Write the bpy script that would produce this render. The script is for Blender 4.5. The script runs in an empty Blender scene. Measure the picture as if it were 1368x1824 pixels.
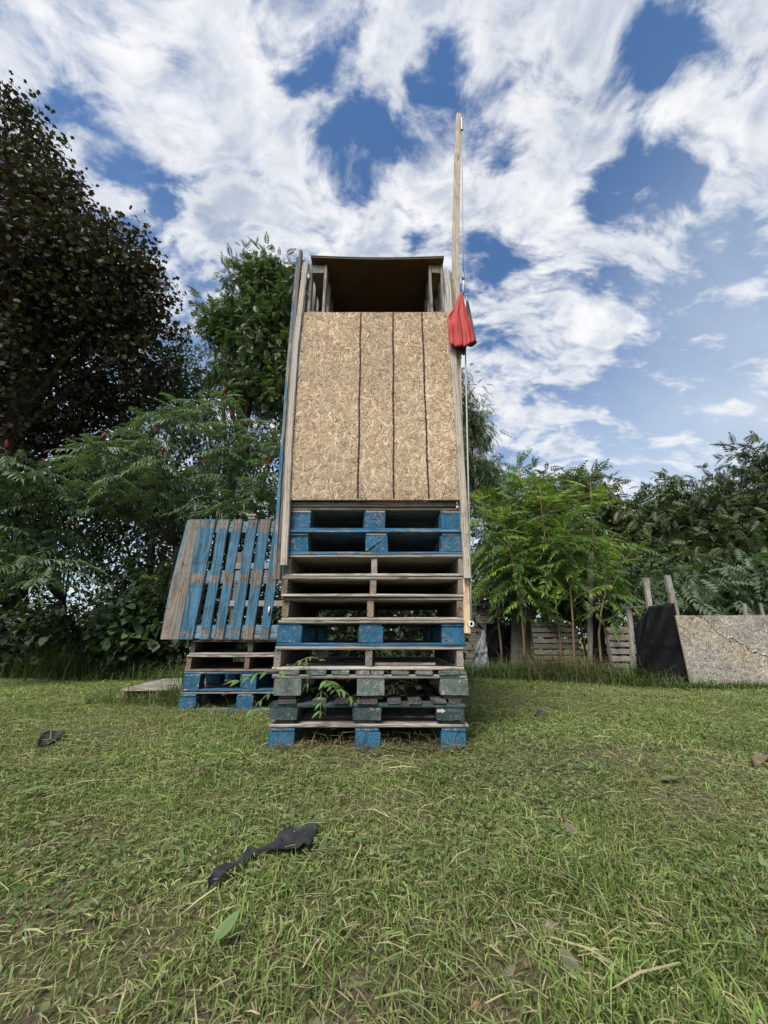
import bpy, math, random
import numpy as np
from mathutils import Vector, Matrix

random.seed(7)
RNG = np.random.default_rng(7)
scene = bpy.context.scene
COL = scene.collection
R = math.radians

# ------------------------------------------------------------------ camera
PITCH = R(17.6); CAM_H = 0.665; FPX = 685.0
cam_d = bpy.data.cameras.new('camera')
cam_d.sensor_fit = 'HORIZONTAL'; cam_d.sensor_width = 36.0
cam_d.lens = 36.0 * FPX / 1368.0
cam_d.clip_start = 0.02; cam_d.clip_end = 3000
cam = bpy.data.objects.new('camera', cam_d); COL.objects.link(cam)
cam.location = (0, 0, CAM_H); cam.rotation_euler = (R(90) + PITCH, 0, 0)
scene.camera = cam

def ray(px, py):
    r = (px - 684) / FPX; u = (912 - py) / FPX
    return Vector((r, math.cos(PITCH) - u * math.sin(PITCH), math.sin(PITCH) + u * math.cos(PITCH)))
def W(px, py, Y):
    """world point at depth Y that the photograph shows at px, py"""
    d = ray(px, py); t = Y / d.y
    return Vector((d.x * t, Y, CAM_H + d.z * t))

# ------------------------------------------------------------------ node helpers
class NT:
    def __init__(s, tree): s.t = tree; s.t.nodes.clear()
    def n(s, kind, **kw):
        nd = s.t.nodes.new(kind)
        for k, v in kw.items(): setattr(nd, k, v)
        return nd
    def put(s, sock, v):
        if hasattr(v, 'is_linked') or hasattr(v, 'links'): s.t.links.new(v, sock)
        else: sock.default_value = v
    def math(s, op, a, b=None, c=None, clamp=False):
        nd = s.n('ShaderNodeMath', operation=op, use_clamp=clamp)
        s.put(nd.inputs[0], a)
        if b is not None: s.put(nd.inputs[1], b)
        if c is not None: s.put(nd.inputs[2], c)
        return nd.outputs[0]
    def vmath(s, op, a, b=None, out=0):
        nd = s.n('ShaderNodeVectorMath', operation=op)
        s.put(nd.inputs[0], a)
        if b is not None: s.put(nd.inputs[1], b)
        return nd.outputs[out]
    def noise(s, vec, scale, detail=4, rough=.5, dist=0.0):
        nd = s.n('ShaderNodeTexNoise')
        s.put(nd.inputs['Vector'], vec); nd.inputs['Scale'].default_value = scale
        nd.inputs['Detail'].default_value = detail; nd.inputs['Roughness'].default_value = rough
        nd.inputs['Distortion'].default_value = dist
        return nd.outputs[0]
    def mapping(s, vec, scale=(1, 1, 1), loc=(0, 0, 0), rot=(0, 0, 0)):
        nd = s.n('ShaderNodeMapping'); s.put(nd.inputs['Vector'], vec)
        nd.inputs['Scale'].default_value = scale; nd.inputs['Location'].default_value = loc
        nd.inputs['Rotation'].default_value = rot
        return nd.outputs[0]
    def ramp(s, fac, stops, interp='LINEAR'):
        nd = s.n('ShaderNodeValToRGB'); s.put(nd.inputs[0], fac)
        cr = nd.color_ramp; cr.interpolation = interp
        while len(cr.elements) < len(stops): cr.elements.new(.5)
        for e, (p, c) in zip(cr.elements, stops):
            e.position = p; e.color = (*c, 1) if len(c) == 3 else c
        return nd.outputs[0]
    def step(s, v, lo, hi, smooth=True):
        nd = s.n('ShaderNodeMapRange', interpolation_type='SMOOTHSTEP' if smooth else 'LINEAR')
        s.put(nd.inputs[0], v); nd.inputs[1].default_value = lo; nd.inputs[2].default_value = hi
        return nd.outputs[0]
    def mix(s, fac, a, b, mode='MIX'):
        nd = s.n('ShaderNodeMix', data_type='RGBA', blend_type=mode)
        s.put(nd.inputs[0], fac)
        for i, v in ((6, a), (7, b)):
            if isinstance(v, tuple) and len(v) == 3: v = (*v, 1)
            s.put(nd.inputs[i], v)
        return nd.outputs[2]
    def bump(s, h, strength=.5, dist=.005):
        nd = s.n('ShaderNodeBump'); s.put(nd.inputs['Height'], h)
        nd.inputs['Strength'].default_value = strength; nd.inputs['Distance'].default_value = dist
        return nd.outputs[0]
    def bsdf(s, color, rough=.8, normal=None, spec=.3, **kw):
        nd = s.n('ShaderNodeBsdfPrincipled')
        if isinstance(color, tuple) and len(color) == 3: color = (*color, 1)
        s.put(nd.inputs['Base Color'], color); s.put(nd.inputs['Roughness'], rough)
        nd.inputs['Specular IOR Level'].default_value = spec
        if normal is not None: s.put(nd.inputs['Normal'], normal)
        for k, v in kw.items(): s.put(nd.inputs[k], v)
        return nd.outputs[0]
    def out(s, sh): s.t.links.new(sh, s.n('ShaderNodeOutputMaterial').inputs[0])

def new_mat(name):
    m = bpy.data.materials.new(name); m.use_nodes = True
    return m, NT(m.node_tree)

# ------------------------------------------------------------------ sky, sun, exposure
SUN_EL, SUN_AZ = R(52), R(205)          # azimuth clockwise from +Y: behind the camera, a little to the left
world = bpy.data.worlds.new('World'); scene.world = world; world.use_nodes = True
w = NT(world.node_tree)
sky = w.n('ShaderNodeTexSky', sky_type='NISHITA', sun_disc=False)
sky.sun_elevation = SUN_EL; sky.sun_rotation = SUN_AZ; sky.air_density = 1.0; sky.dust_density = .3; sky.ozone_density = 3.2
dirv = w.n('ShaderNodeTexCoord').outputs['Generated']
sep = w.n('ShaderNodeSeparateXYZ'); w.put(sep.inputs[0], dirv)
zz = w.math('ADD', w.math('MAXIMUM', sep.outputs[2], 0.0), .45)
com = w.n('ShaderNodeCombineXYZ')
w.put(com.inputs[0], w.math('DIVIDE', sep.outputs[0], zz)); w.put(com.inputs[1], w.math('DIVIDE', sep.outputs[1], zz))
plane = com.outputs[0]                   # a flat cloud deck seen in perspective
warp = w.n('ShaderNodeTexNoise'); w.put(warp.inputs['Vector'], plane); warp.inputs['Scale'].default_value = 2.4; warp.inputs['Detail'].default_value = 3
pl2 = w.vmath('ADD', plane, w.vmath('MULTIPLY', w.vmath('SUBTRACT', warp.outputs[1], (.5, .5, .5)), (.22, .22, 0)))
n1 = w.noise(w.mapping(pl2, (2.2, 4.0, 1), (3.1, 1.7, 0), (0, 0, R(-12))), 3.2, 8, .55, 0)
n2 = w.noise(w.mapping(pl2, (1, 1.5, 1), (9.1, 4.2, 0)), 15.0, 6, .62, .2)
dens = w.math('ADD', w.math('MULTIPLY_ADD', n1, .98, -.21), w.math('MULTIPLY_ADD', n2, .58, -.07))
# banks and gaps of the broken cloud deck: px, py, angular size, weight
BANKS = [(450, 190, 10, .17), (220, 90, 8, .10), (60, 60, 8, .10), (480, 400, 12, .15), (330, 320, 7, .08), (640, 400, 9, .09), (360, 100, 6, .10),
         (910, 70, 8, .17), (690, 150, 4, .13), (830, 320, 7, .10), (1000, 340, 6, .2), (1070, 110, 5, .34), (1030, 210, 3, .2), (1330, 130, 7, .11),
         (1290, 220, 5, .24), (1200, 200, 2.5, .2), (920, 690, 7, .16), (1010, 560, 4, .12), (1180, 430, 3.5, .24), (730, 370, 8, .10), (960, 470, 5, .08), (1080, 560, 3, .10), (1000, 830, 4, .14), (860, 560, 4, .12),
         (640, 250, 5, -.26), (700, 240, 3.5, -.12), (150, 180, 3, -.12), (120, 130, 3, -.10), (570, 130, 3, -.10), (620, 40, 3, -.08), (770, 140, 3, -.12), (620, 330, 2.5, -.14), (740, 440, 2, -.14), (500, 290, 2.5, -.10), (760, 255, 4, -.14), (690, 70, 4, .10), (330, 140, 3, -.20), (240, 290, 3, -.18), (275, 380, 3, -.20), (870, 165, 4, -.16), (1000, 190, 3, -.12),
         (1130, 270, 4, -.24), (1160, 110, 2.5, -.16), (1110, 390, 5, -.18), (1240, 370, 6, -.16), (890, 470, 3, -.18), (1060, 690, 5, -.12), (370, 650, 5, -.16),
         (1250, 540, 6, -.10), (420, 20, 3, -.12), (1150, 30, 4, -.12), (850, 470, 3, -.1), (1240, 690, 9, -.09), (1320, 560, 7, -.06), (1120, 760, 6, -.08), (870, 620, 4, .12), (1230, 470, 4, .14), (1090, 600, 4, .12)]
for (px, py, ang, wt) in BANKS:
    c = ray(px, py).normalized()
    k = 1.0 / (1 - math.cos(R(ang)))
    g = w.math('EXPONENT', w.math('MULTIPLY', w.math('SUBTRACT', w.vmath('DOT_PRODUCT', dirv, tuple(c), 1), 1.0), k))
    dens = w.math('MULTIPLY_ADD', g, wt * (.60 if wt > 0 else .74), dens)
dens = w.math('SUBTRACT', dens, w.math('MULTIPLY', w.math('SUBTRACT', 1.0, w.step(sep.outputs[2], .10, .55)), .035))
cover = w.step(dens, .395, .655)
thin = w.noise(w.mapping(pl2, (1.6, 2.6, 1), (1.3, 7.7, 0), (0, 0, R(18))), 6.5, 7, .6, .3)
cover = w.math('MULTIPLY', cover, w.math('SUBTRACT', 1.0, w.math('MULTIPLY', w.step(thin, .46, .70), .42)))
thick = w.step(dens, .50, .74)
veil_n = w.noise(w.mapping(plane, (.5, .35, 1), (2, 6, 0), (0, 0, R(20))), 1.6, 7, .62, .6)
veil = w.math('MULTIPLY', w.step(veil_n, .38, .70), .36)
low = w.math('MULTIPLY', w.math('SUBTRACT', 1.0, w.step(sep.outputs[2], .02, .62)), .62)   # thin cloud gathers towards the horizon
for (px, py, ang, wt) in ((1270, 740, 14, .75), (1340, 540, 10, .38), (1340, 330, 9, .30), (1000, 780, 9, .32), (1150, 560, 8, .15)):       # smooth veil on the right
    c = ray(px, py).normalized(); k = 1.0 / (1 - math.cos(R(ang)))
    g = w.math('EXPONENT', w.math('MULTIPLY', w.math('SUBTRACT', w.vmath('DOT_PRODUCT', dirv, tuple(c), 1), 1.0), k))
    low = w.math('MULTIPLY_ADD', g, w.math('MULTIPLY', w.math('MULTIPLY_ADD', w.step(veil_n, .3, .62), .55, .45), wt), low)
veil = w.math('ADD', veil, low, clamp=True)
shade = w.noise(w.mapping(pl2, (1.5, 1.2, 1), (5, 2, 0)), 5.1, 6, .58)
ccol = w.mix(w.math('MULTIPLY', thick, w.step(shade, .36, .66)), (.98, .985, 1.0), (.50, .57, .69))
hs = w.n('ShaderNodeHueSaturation'); hs.inputs['Saturation'].default_value = 1.13; w.put(hs.inputs['Color'], sky.outputs[0])
bg_sky = w.n('ShaderNodeBackground'); w.put(bg_sky.inputs[0], hs.outputs[0]); bg_sky.inputs[1].default_value = .078
bg_cl = w.n('ShaderNodeBackground'); w.put(bg_cl.inputs[0], ccol); bg_cl.inputs[1].default_value = .46
bg_ve = w.n('ShaderNodeBackground'); bg_ve.inputs[0].default_value = (.70, .81, .96, 1); bg_ve.inputs[1].default_value = .40
m1 = w.n('ShaderNodeMixShader'); w.put(m1.inputs[0], veil); w.put(m1.inputs[1], bg_sky.outputs[0]); w.put(m1.inputs[2], bg_ve.outputs[0])
m2 = w.n('ShaderNodeMixShader'); w.put(m2.inputs[0], cover); w.put(m2.inputs[1], m1.outputs[0]); w.put(m2.inputs[2], bg_cl.outputs[0])
w.t.links.new(m2.outputs[0], w.n('ShaderNodeOutputWorld').inputs[0])

sun_d = bpy.data.lights.new('sun', 'SUN'); sun_d.energy = 2.7; sun_d.angle = R(26); sun_d.color = (1, .955, .88)
sun = bpy.data.objects.new('sun', sun_d); COL.objects.link(sun)
sd = Vector((math.sin(SUN_AZ) * math.cos(SUN_EL), math.cos(SUN_AZ) * math.cos(SUN_EL), math.sin(SUN_EL)))
sun.rotation_euler = sd.to_track_quat('Z', 'Y').to_euler(); sun.location = sd * 60
vs = scene.view_settings
vs.view_transform = 'Standard'; vs.look = 'None'; vs.gamma = 1; vs.use_curve_mapping = False; vs.exposure = 1.12
scene.cycles.max_bounces = 6; scene.cycles.transparent_max_bounces = 6
scene.cycles.use_denoising = True

# ------------------------------------------------------------------ object helpers
def tag(o, label=None, cat=None, group=None, kind=None):
    if label: o['label'] = label
    if cat: o['category'] = cat
    if group: o['group'] = group
    if kind: o['kind'] = kind
    return o
def empty(name, loc=(0, 0, 0), rz=0.0):
    o = bpy.data.objects.new(name, None); COL.objects.link(o)
    o.location = loc; o.rotation_euler = (0, 0, rz); o.empty_display_size = .1
    return o
def link(name, me, parent=None, mat=None):
    if mat is not None and not me.materials: me.materials.append(mat)
    o = bpy.data.objects.new(name, me); COL.objects.link(o)
    if parent is not None: o.parent = parent
    return o
def pymesh(name, verts, faces, smooth=False):
    me = bpy.data.meshes.new(name); me.from_pydata([tuple(v) for v in verts], [], faces); me.update()
    if smooth: me.polygons.foreach_set('use_smooth', [True] * len(me.polygons))
    return me
def npmesh(name, verts, tris, cols=None, smooth=False):
    """large triangle mesh from arrays, with an optional colour per vertex"""
    me = bpy.data.meshes.new(name); nv, nt = len(verts), len(tris)
    me.vertices.add(nv); me.vertices.foreach_set('co', np.ascontiguousarray(verts, np.float32).ravel())
    me.loops.add(nt * 3); me.loops.foreach_set('vertex_index', np.ascontiguousarray(tris, np.int32).ravel())
    me.polygons.add(nt); me.polygons.foreach_set('loop_start', np.arange(0, nt * 3, 3, dtype=np.int32))
    if smooth: me.polygons.foreach_set('use_smooth', np.ones(nt, bool))
    me.update(calc_edges=True)
    if cols is not None:
        a = me.color_attributes.new('Col', 'FLOAT_COLOR', 'POINT')
        c4 = np.ones((nv, 4), np.float32); c4[:, :3] = cols
        a.data.foreach_set('color', c4.ravel())
    return me
def vnoise(x, y, seed=0):
    """smooth value noise for arrays"""
    xi = np.floor(x).astype(np.int64); yi = np.floor(y).astype(np.int64); fx = x - xi; fy = y - yi
    fx = fx * fx * (3 - 2 * fx); fy = fy * fy * (3 - 2 * fy)
    def h(a, b):
        v = (a * 374761393 + b * 668265263 + seed * 974634777) & 0x7fffffff
        v = ((v ^ (v >> 13)) * 1274126177) & 0x7fffffff
        return ((v ^ (v >> 16)) & 0xffff) / 65535.0
    a = h(xi, yi) * (1 - fx) + h(xi + 1, yi) * fx; b = h(xi, yi + 1) * (1 - fx) + h(xi + 1, yi + 1) * fx
    return a * (1 - fy) + b * fy
def fbm(x, y, seed=0, o=4):
    s = 0; a = .5; t = 0
    for i in range(o):
        s = s + a * vnoise(x * 2 ** i, y * 2 ** i, seed + i); t += a; a *= .5
    return s / t
def tubes(paths, n=6):
    """paths: list of (points, radii) -> verts, faces"""
    V, F = [], []
    for pts, rad in paths:
        pts = [Vector(p) for p in pts]; base = len(V)
        for i, p in enumerate(pts):
            d = (pts[min(i + 1, len(pts) - 1)] - pts[max(i - 1, 0)]).normalized()
            a = Vector((1, 0, 0)) if abs(d.x) < .8 else Vector((0, 1, 0))
            e1 = d.cross(a).normalized(); e2 = d.cross(e1)
            for k in range(n):
                t = 2 * math.pi * k / n
                V.append(p + (e1 * math.cos(t) + e2 * math.sin(t)) * rad[i])
        for i in range(len(pts) - 1):
            for k in range(n):
                a0 = base + i * n + k; a1 = base + i * n + (k + 1) % n
                F.append((a0, a1, a1 + n, a0 + n))
        F.append(tuple(range(base + n - 1, base - 1, -1))); F.append(tuple(range(base + (len(pts) - 1) * n, base + len(pts) * n)))
    return V, F

# ------------------------------------------------------------------ materials
def wood_mat(name, dark, light, paint=None, cover=.0, paint2=None, rings=70, bands=None, grey=None, rough=.85, edge=.0):
    """weathered sawn wood, grain along the piece's own X, end grain on its ends; paint worn off along the grain"""
    m, t = new_mat(name)
    oc = t.n('ShaderNodeTexCoord').outputs['Object']
    rnd = t.n('ShaderNodeObjectInfo').outputs['Random']
    rv = t.n('ShaderNodeCombineXYZ'); t.put(rv.inputs[0], t.math('MULTIPLY', rnd, 37.0)); t.put(rv.inputs[1], t.math('MULTIPLY', t.math('FRACT', t.math('MULTIPLY', rnd, 91.7)), 11.0)); t.put(rv.inputs[2], t.math('MULTIPLY', rnd, 23.0))
    p = t.vmath('ADD', oc, rv.outputs[0])
    # growth rings round an offset pith
    wob = t.n('ShaderNodeTexNoise'); t.put(wob.inputs['Vector'], t.mapping(p, (2.2, 9, 9))); wob.inputs['Scale'].default_value = 1; wob.inputs['Detail'].default_value = 3
    wv = t.vmath('MULTIPLY', t.vmath('SUBTRACT', wob.outputs[1], (.5, .5, .5)), (0, .075, .075))
    pv = t.n('ShaderNodeCombineXYZ'); t.put(pv.inputs[1], t.math('MULTIPLY_ADD', t.math('FRACT', t.math('MULTIPLY', rnd, 7.3)), .26, -.13)); t.put(pv.inputs[2], t.math('MULTIPLY_ADD', t.math('FRACT', t.math('MULTIPLY', rnd, 13.1)), -.10, -.03))
    q = t.vmath('MULTIPLY', t.vmath('SUBTRACT', t.vmath('ADD', oc, wv), pv.outputs[0]), (0.0, 1, 1))
    ring = t.math('SINE', t.math('MULTIPLY', t.vmath('LENGTH', q, out=1), rings * 6.28))
    ring = t.step(ring, -1, 1, False)
    fib = t.noise(t.mapping(p, (5, 150, 150)), 1, 5, .6)
    fib2 = t.noise(t.mapping(p, (2, 45, 45)), 1, 4, .6)
    g = t.math('ADD', t.math('MULTIPLY', ring, .24), t.math('ADD', t.math('MULTIPLY', fib, .44), t.math('MULTIPLY', fib2, .46)))
    base = t.mix(t.step(g, .34, .74, False), dark, light)
    base = t.mix(t.math('MULTIPLY', t.step(t.noise(t.mapping(p, (1.2, 24, 24), (1, 5, 2)), 1, 5, .65), .50, .70), .55), base, tuple(x * .7 for x in dark))
    if grey:
        base = t.mix(t.step(t.noise(t.mapping(p, (2.5, 8, 8)), 1, 4, .55), .38, .64), base, t.mix(t.step(g, .3, .8), tuple(x * .55 for x in grey), grey))
    tint = t.math('MULTIPLY_ADD', t.math('FRACT', t.math('MULTIPLY', rnd, 5.77)), .5, .75)
    hsv = t.n('ShaderNodeHueSaturation'); t.put(hsv.inputs['Color'], base); t.put(hsv.inputs['Value'], tint); base = hsv.outputs[0]
    # knots, nail stains and dirt
    kn = t.n('ShaderNodeTexVoronoi'); t.put(kn.inputs['Vector'], t.mapping(p, (3.4, 11, 11))); kn.inputs['Scale'].default_value = 1.0
    base = t.mix(t.math('MULTIPLY', t.math('SUBTRACT', 1.0, t.step(kn.outputs['Distance'], .06, .17)), .75), base, tuple(x * .35 for x in dark))
    dirt = t.step(t.noise(p, 11, 7, .7), .50, .74)
    h = t.math('ADD', t.math('MULTIPLY', fib, .7), t.math('MULTIPLY', ring, .3))
    if paint:
        wear = t.math('ADD', t.math('MULTIPLY', t.noise(t.mapping(p, (7, 34, 34)), 1, 6, .65), .6), t.math('MULTIPLY', fib, .30))
        wear = t.math('ADD', wear, t.math('MULTIPLY', t.noise(p, 5, 3, .5), .25))
        wear = t.math('ADD', wear, t.math('MULTIPLY', ring, .06))
        pm = t.step(wear, .66 - cover * .42, .74 - cover * .42)          # 1 where paint is left
        if bands:
            sx = t.n('ShaderNodeSeparateXYZ'); t.put(sx.inputs[0], oc)
            xx = t.math('ADD', sx.outputs[0], t.math('MULTIPLY', t.math('SUBTRACT', t.noise(t.mapping(p, (6, 55, 55)), 1, 4, .7), .5), .13))
            bm = None
            for (c, hw) in bands:
                b = t.math('SUBTRACT', 1.0, t.step(t.math('SUBTRACT', t.math('ABSOLUTE', t.math('SUBTRACT', xx, c)), t.math('MULTIPLY', t.math('SUBTRACT', t.math('FRACT', t.math('MULTIPLY', rnd, 31.0 + 57 * abs(c))), .5), .07)), hw * .6, hw * 1.25))
                bm = b if bm is None else t.math('MAXIMUM', bm, b)
            pm = t.math('MULTIPLY', pm, t.math('SUBTRACT', 1.0, t.math('MULTIPLY', bm, .94)))
        pc = t.mix(t.step(t.noise(p, 6, 5, .6), .3, .7), paint, paint2 or tuple(x * .7 for x in paint))
        pc = t.mix(t.math('MULTIPLY', t.math('SUBTRACT', 1.0, t.step(g, .34, .66)), .72), pc, tuple(x * .28 for x in paint))
        pc = t.mix(t.math('MULTIPLY', t.step(t.noise(t.mapping(p, (18, 60, 60)), 1, 6, .7), .56, .72), .35), pc, tuple(min(1, x * 1.3 + .04) for x in paint))
        stk = t.noise(t.mapping(p, (1.6, 30, 30), (4, 1, 7)), 1, 5, .62)
        pc = t.mix(t.math('MULTIPLY', t.step(stk, .50, .68), .70), pc, tuple(x * .34 + .004 for x in paint))
        chip = t.step(t.math('ADD', t.noise(t.mapping(p, (9, 26, 26), (2, 8, 3)), 1, 7, .72), t.math('MULTIPLY', stk, .22)), .62 + cover * .16, .68 + cover * .16)
        pm = t.math('MULTIPLY', pm, t.math('SUBTRACT', 1.0, chip))
        base = t.mix(pm, base, pc)
        h = t.math('ADD', h, t.math('MULTIPLY', pm, .35))
    base = t.mix(t.math('MULTIPLY', dirt, .6), base, tuple(x * .3 for x in dark))
    t.out(t.bsdf(base, rough, t.bump(h, .55, .004), .25))
    return m

M = {}
M['grey_wood'] = wood_mat('grey_wood', (.070, .055, .043), (.35, .30, .245), grey=(.31, .29, .26))
M['pale_wood'] = wood_mat('pale_wood', (.13, .102, .078), (.43, .37, .30), grey=(.38, .35, .31))
M['batten_wood'] = wood_mat('batten_wood', (.22, .175, .13), (.52, .45, .365), grey=(.44, .41, .365))
M['brown_wood'] = wood_mat('brown_wood', (.075, .048, .032), (.25, .175, .12), grey=(.22, .18, .15))
M['fresh_wood'] = wood_mat('fresh_wood', (.34, .235, .135), (.60, .44, .28))
M['blue_wood'] = wood_mat('blue_wood', (.10, .085, .07), (.33, .28, .23), paint=(.014, .090, .165), paint2=(.028, .128, .225), cover=.44)
M['blue_worn'] = wood_mat('blue_worn', (.10, .085, .07), (.36, .31, .25), paint=(.030, .125, .23), paint2=(.06, .185, .30), cover=.30)
M['blue_faded'] = wood_mat('blue_faded', (.062, .050, .040), (.235, .195, .150), paint=(.042, .128, .200), paint2=(.075, .175, .255), cover=.55, rings=50, bands=((-.55, .052), (-.02, .048), (.55, .068)))
M['blue_rail'] = wood_mat('blue_rail', (.12, .11, .10), (.36, .33, .29), paint=(.10, .19, .26), paint2=(.15, .24, .31), cover=.45)
M['weather_face'] = wood_mat('weather_face', (.055, .043, .034), (.25, .20, .15), grey=(.20, .185, .165), paint=(.075, .20, .31), cover=-.02, rings=48)
M['green_wood'] = wood_mat('green_wood', (.075, .07, .06), (.27, .25, .215), paint=(.032, .058, .056), paint2=(.058, .092, .086), cover=.46)
M['green_pale'] = wood_mat('green_pale', (.11, .105, .09), (.36, .35, .31), paint=(.095, .130, .115), paint2=(.145, .180, .160), cover=.36)
M['black_wood'] = wood_mat('black_wood', (.022, .020, .018), (.11, .10, .088), grey=(.10, .098, .09))
M['plank_wood'] = wood_mat('plank_wood', (.055, .047, .038), (.21, .185, .145), grey=(.18, .175, .145))  # darkened: the saplings' shade is put into this wood's colour

def flat_mat(name, col, rough=.6, var=.3, scale=8, bump=.0, spec=.4, bscale=40, **kw):
    m, t = new_mat(name); oc = t.n('ShaderNodeTexCoord').outputs['Object']
    nz = t.noise(oc, scale, 6, .6)
    c = t.mix(t.step(nz, .3, .7, False), tuple(x * (1 - var) for x in col), tuple(min(1, x * (1 + var)) for x in col))
    nr = t.bump(t.noise(oc, bscale, 5, .6), bump, .004) if bump else None
    t.out(t.bsdf(c, rough, nr, spec, **kw)); return m
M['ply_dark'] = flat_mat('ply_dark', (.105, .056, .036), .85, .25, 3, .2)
M['black_tarp'] = flat_mat('black_tarp', (.0045, .0048, .0056), .62, .4, 5, .35, .08, 22)
M['grey_tarp'] = flat_mat('grey_tarp', (.10, .107, .118), .5, .45, 7, .4, .4, 14)
M['black_scrap'] = flat_mat('black_scrap', (.026, .027, .030), .5, .8, 22, .8, .4, 70)
M['red_vinyl'] = flat_mat('red_vinyl', (.37, .042, .038), .68, .22, 9, .25, .22, 40)
M['dark_cloth'] = flat_mat('dark_cloth', (.045, .045, .05), .6, .3, 9, .1)
M['rope'] = flat_mat('rope', (.44, .44, .41), .7, .15, 60, .4, .3, 400)
M['cable'] = flat_mat('cable', (.22, .22, .22), .5, .15, 60)
M['steel'] = flat_mat('steel', (.20, .20, .20), .5, .3, 40, Metallic=.6)
M['white_paint'] = flat_mat('white_paint', (.72, .72, .68), .5, .12, 40)
M['marker'] = flat_mat('marker', (.028, .022, .018), .9, .4, 90)
M['thread'] = flat_mat('thread', (.08, .02, .02), .8, .2)
M['print_pale'] = flat_mat('print_pale', (.085, .125, .115), .8, .45, 120)
M['print_dark'] = flat_mat('print_dark', (.09, .18, .30), .8, .3, 120)
M['print_arrow'] = flat_mat('print_arrow', (.42, .37, .31), .8, .35, 90)
M['green_felt'] = flat_mat('green_felt', (.05, .15, .13), .95, .35, 60, .5)
M['stone'] = flat_mat('stone', (.15, .125, .095), .9, .3, 30, .5)
M['clay'] = flat_mat('clay', (.22, .125, .08), .9, .25, 30, .4)
M['pink_block'] = flat_mat('pink_block', (.27, .20, .175), .85, .25, 30, .4)
M['dry_leaf'] = flat_mat('dry_leaf', (.34, .28, .20), .8, .3, 40, .3)
M['dead_thatch'] = flat_mat('dead_thatch', (.15, .105, .065), .95, .4, 60, .5)
M['cone'] = flat_mat('cone', (.12, .014, .012), .9, .5, 60, .9, .2, 120)

def bark_mat(name, a, b):
    m, t = new_mat(name); oc = t.n('ShaderNodeTexCoord').outputs['Object']
    nz = t.noise(t.mapping(oc, (14, 14, 2.5)), 1, 6, .65)
    t.out(t.bsdf(t.mix(t.step(nz, .3, .7), a, b), .95, t.bump(nz, .8, .02), .15)); return m
M['bark_dark'] = bark_mat('bark_dark', (.022, .018, .015), (.085, .07, .058))
M['bark_grey'] = bark_mat('bark_grey', (.06, .052, .043), (.19, .165, .135))
M['bark_tan'] = bark_mat('bark_tan', (.11, .075, .045), (.24, .17, .105))

def leaf_mat(name, rough=.5, transl=.28, spec=.35, objvar=None):
    """leaf colour comes from the Col attribute (one tone per leaf), light passes through a little"""
    m, t = new_mat(name)
    at = t.n('ShaderNodeAttribute', attribute_name='Col').outputs[0]
    if objvar:
        rnd = t.n('ShaderNodeObjectInfo').outputs['Random']
        at = t.mix(1.0, at, t.ramp(rnd, objvar), 'MULTIPLY')
    pr = t.bsdf(at, rough, None, spec)
    tr = t.n('ShaderNodeBsdfTranslucent'); t.put(tr.inputs[0], t.mix(1.0, at, (1.15, 1.35, .55), 'MULTIPLY'))
    mx = t.n('ShaderNodeMixShader'); mx.inputs[0].default_value = transl
    t.t.links.new(pr, mx.inputs[1]); t.t.links.new(tr.outputs[0], mx.inputs[2]); t.out(mx.outputs[0]); return m
M['leaf'] = leaf_mat('leaf')
M['leaf_maple'] = leaf_mat('leaf_maple', .6, .18, .22)
M['grass'] = leaf_mat('grass', .6, .30, .25)
M['frond_sumac'] = leaf_mat('frond_sumac', .5, .25, .4, [(0, (.72, .78, .75)), (.5, (1, 1, 1)), (.93, (1.15, 1.2, 1.0)), (1, (1.6, 1.5, .9))])
M['frond_ailanthus'] = leaf_mat('frond_ailanthus', .5, .34, .35, [(0, (.7, .75, .75)), (.55, (1, 1, 1)), (.85, (1.35, 1.25, .9)), (1, (1.75, 1.55, .75))])

# ground
m, t = new_mat('lawn_soil')
gc = t.n('ShaderNodeTexCoord').outputs['Object']
a = t.noise(gc, .55, 6, .6); b = t.noise(gc, 6.0, 6, .65); c = t.noise(gc, 70, 5, .7)
soil = t.mix(t.step(c, .3, .7), (.040, .032, .021), (.125, .100, .066))  # soil and turf darkened to paint in the shadow between blades
turf = t.mix(t.step(c, .3, .7), (.030, .036, .013), (.115, .125, .040))
far = t.mix(t.step(t.noise(gc, 2.2, 5, .6), .35, .65), (.125, .150, .045), (.180, .195, .070))
near = t.mix(t.step(t.math('ADD', t.math('MULTIPLY', a, .5), t.math('MULTIPLY', b, .5)), .42, .60), soil, turf)
sx = t.n('ShaderNodeSeparateXYZ'); t.put(sx.inputs[0], gc)
dist = t.step(t.vmath('LENGTH', gc, out=1), 2.5, 8)
M['lawn_soil'] = m
t.out(t.bsdf(t.mix(dist, near, t.mix(t.step(c, .25, .75), tuple(x * .75 for x in (.1, .12, .04)), far)), .95, t.bump(t.math('ADD', b, t.math('MULTIPLY', c, .4)), .8, .02), .1))
M['lawn_soil'] = m

# strand board: colours per strand come from the mesh
m, t = new_mat('strand'); at = t.n('ShaderNodeAttribute', attribute_name='Col').outputs[0]
oc = t.n('ShaderNodeTexCoord').outputs['Object']
fine = t.noise(oc, 260, 4, .6)
t.out(t.bsdf(t.mix(t.step(fine, .25, .75), t.mix(1.0, at, (.80, .78, .74), 'MULTIPLY'), at), .8, t.bump(fine, .3, .002), .25)); M['strand'] = m
M['strand_core'] = flat_mat('strand_core', (.34, .24, .14), .9, .3, 60, .4)
M['board_edge'] = flat_mat('board_edge', (.36, .31, .25), .9, .35, 90, .5)

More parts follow.
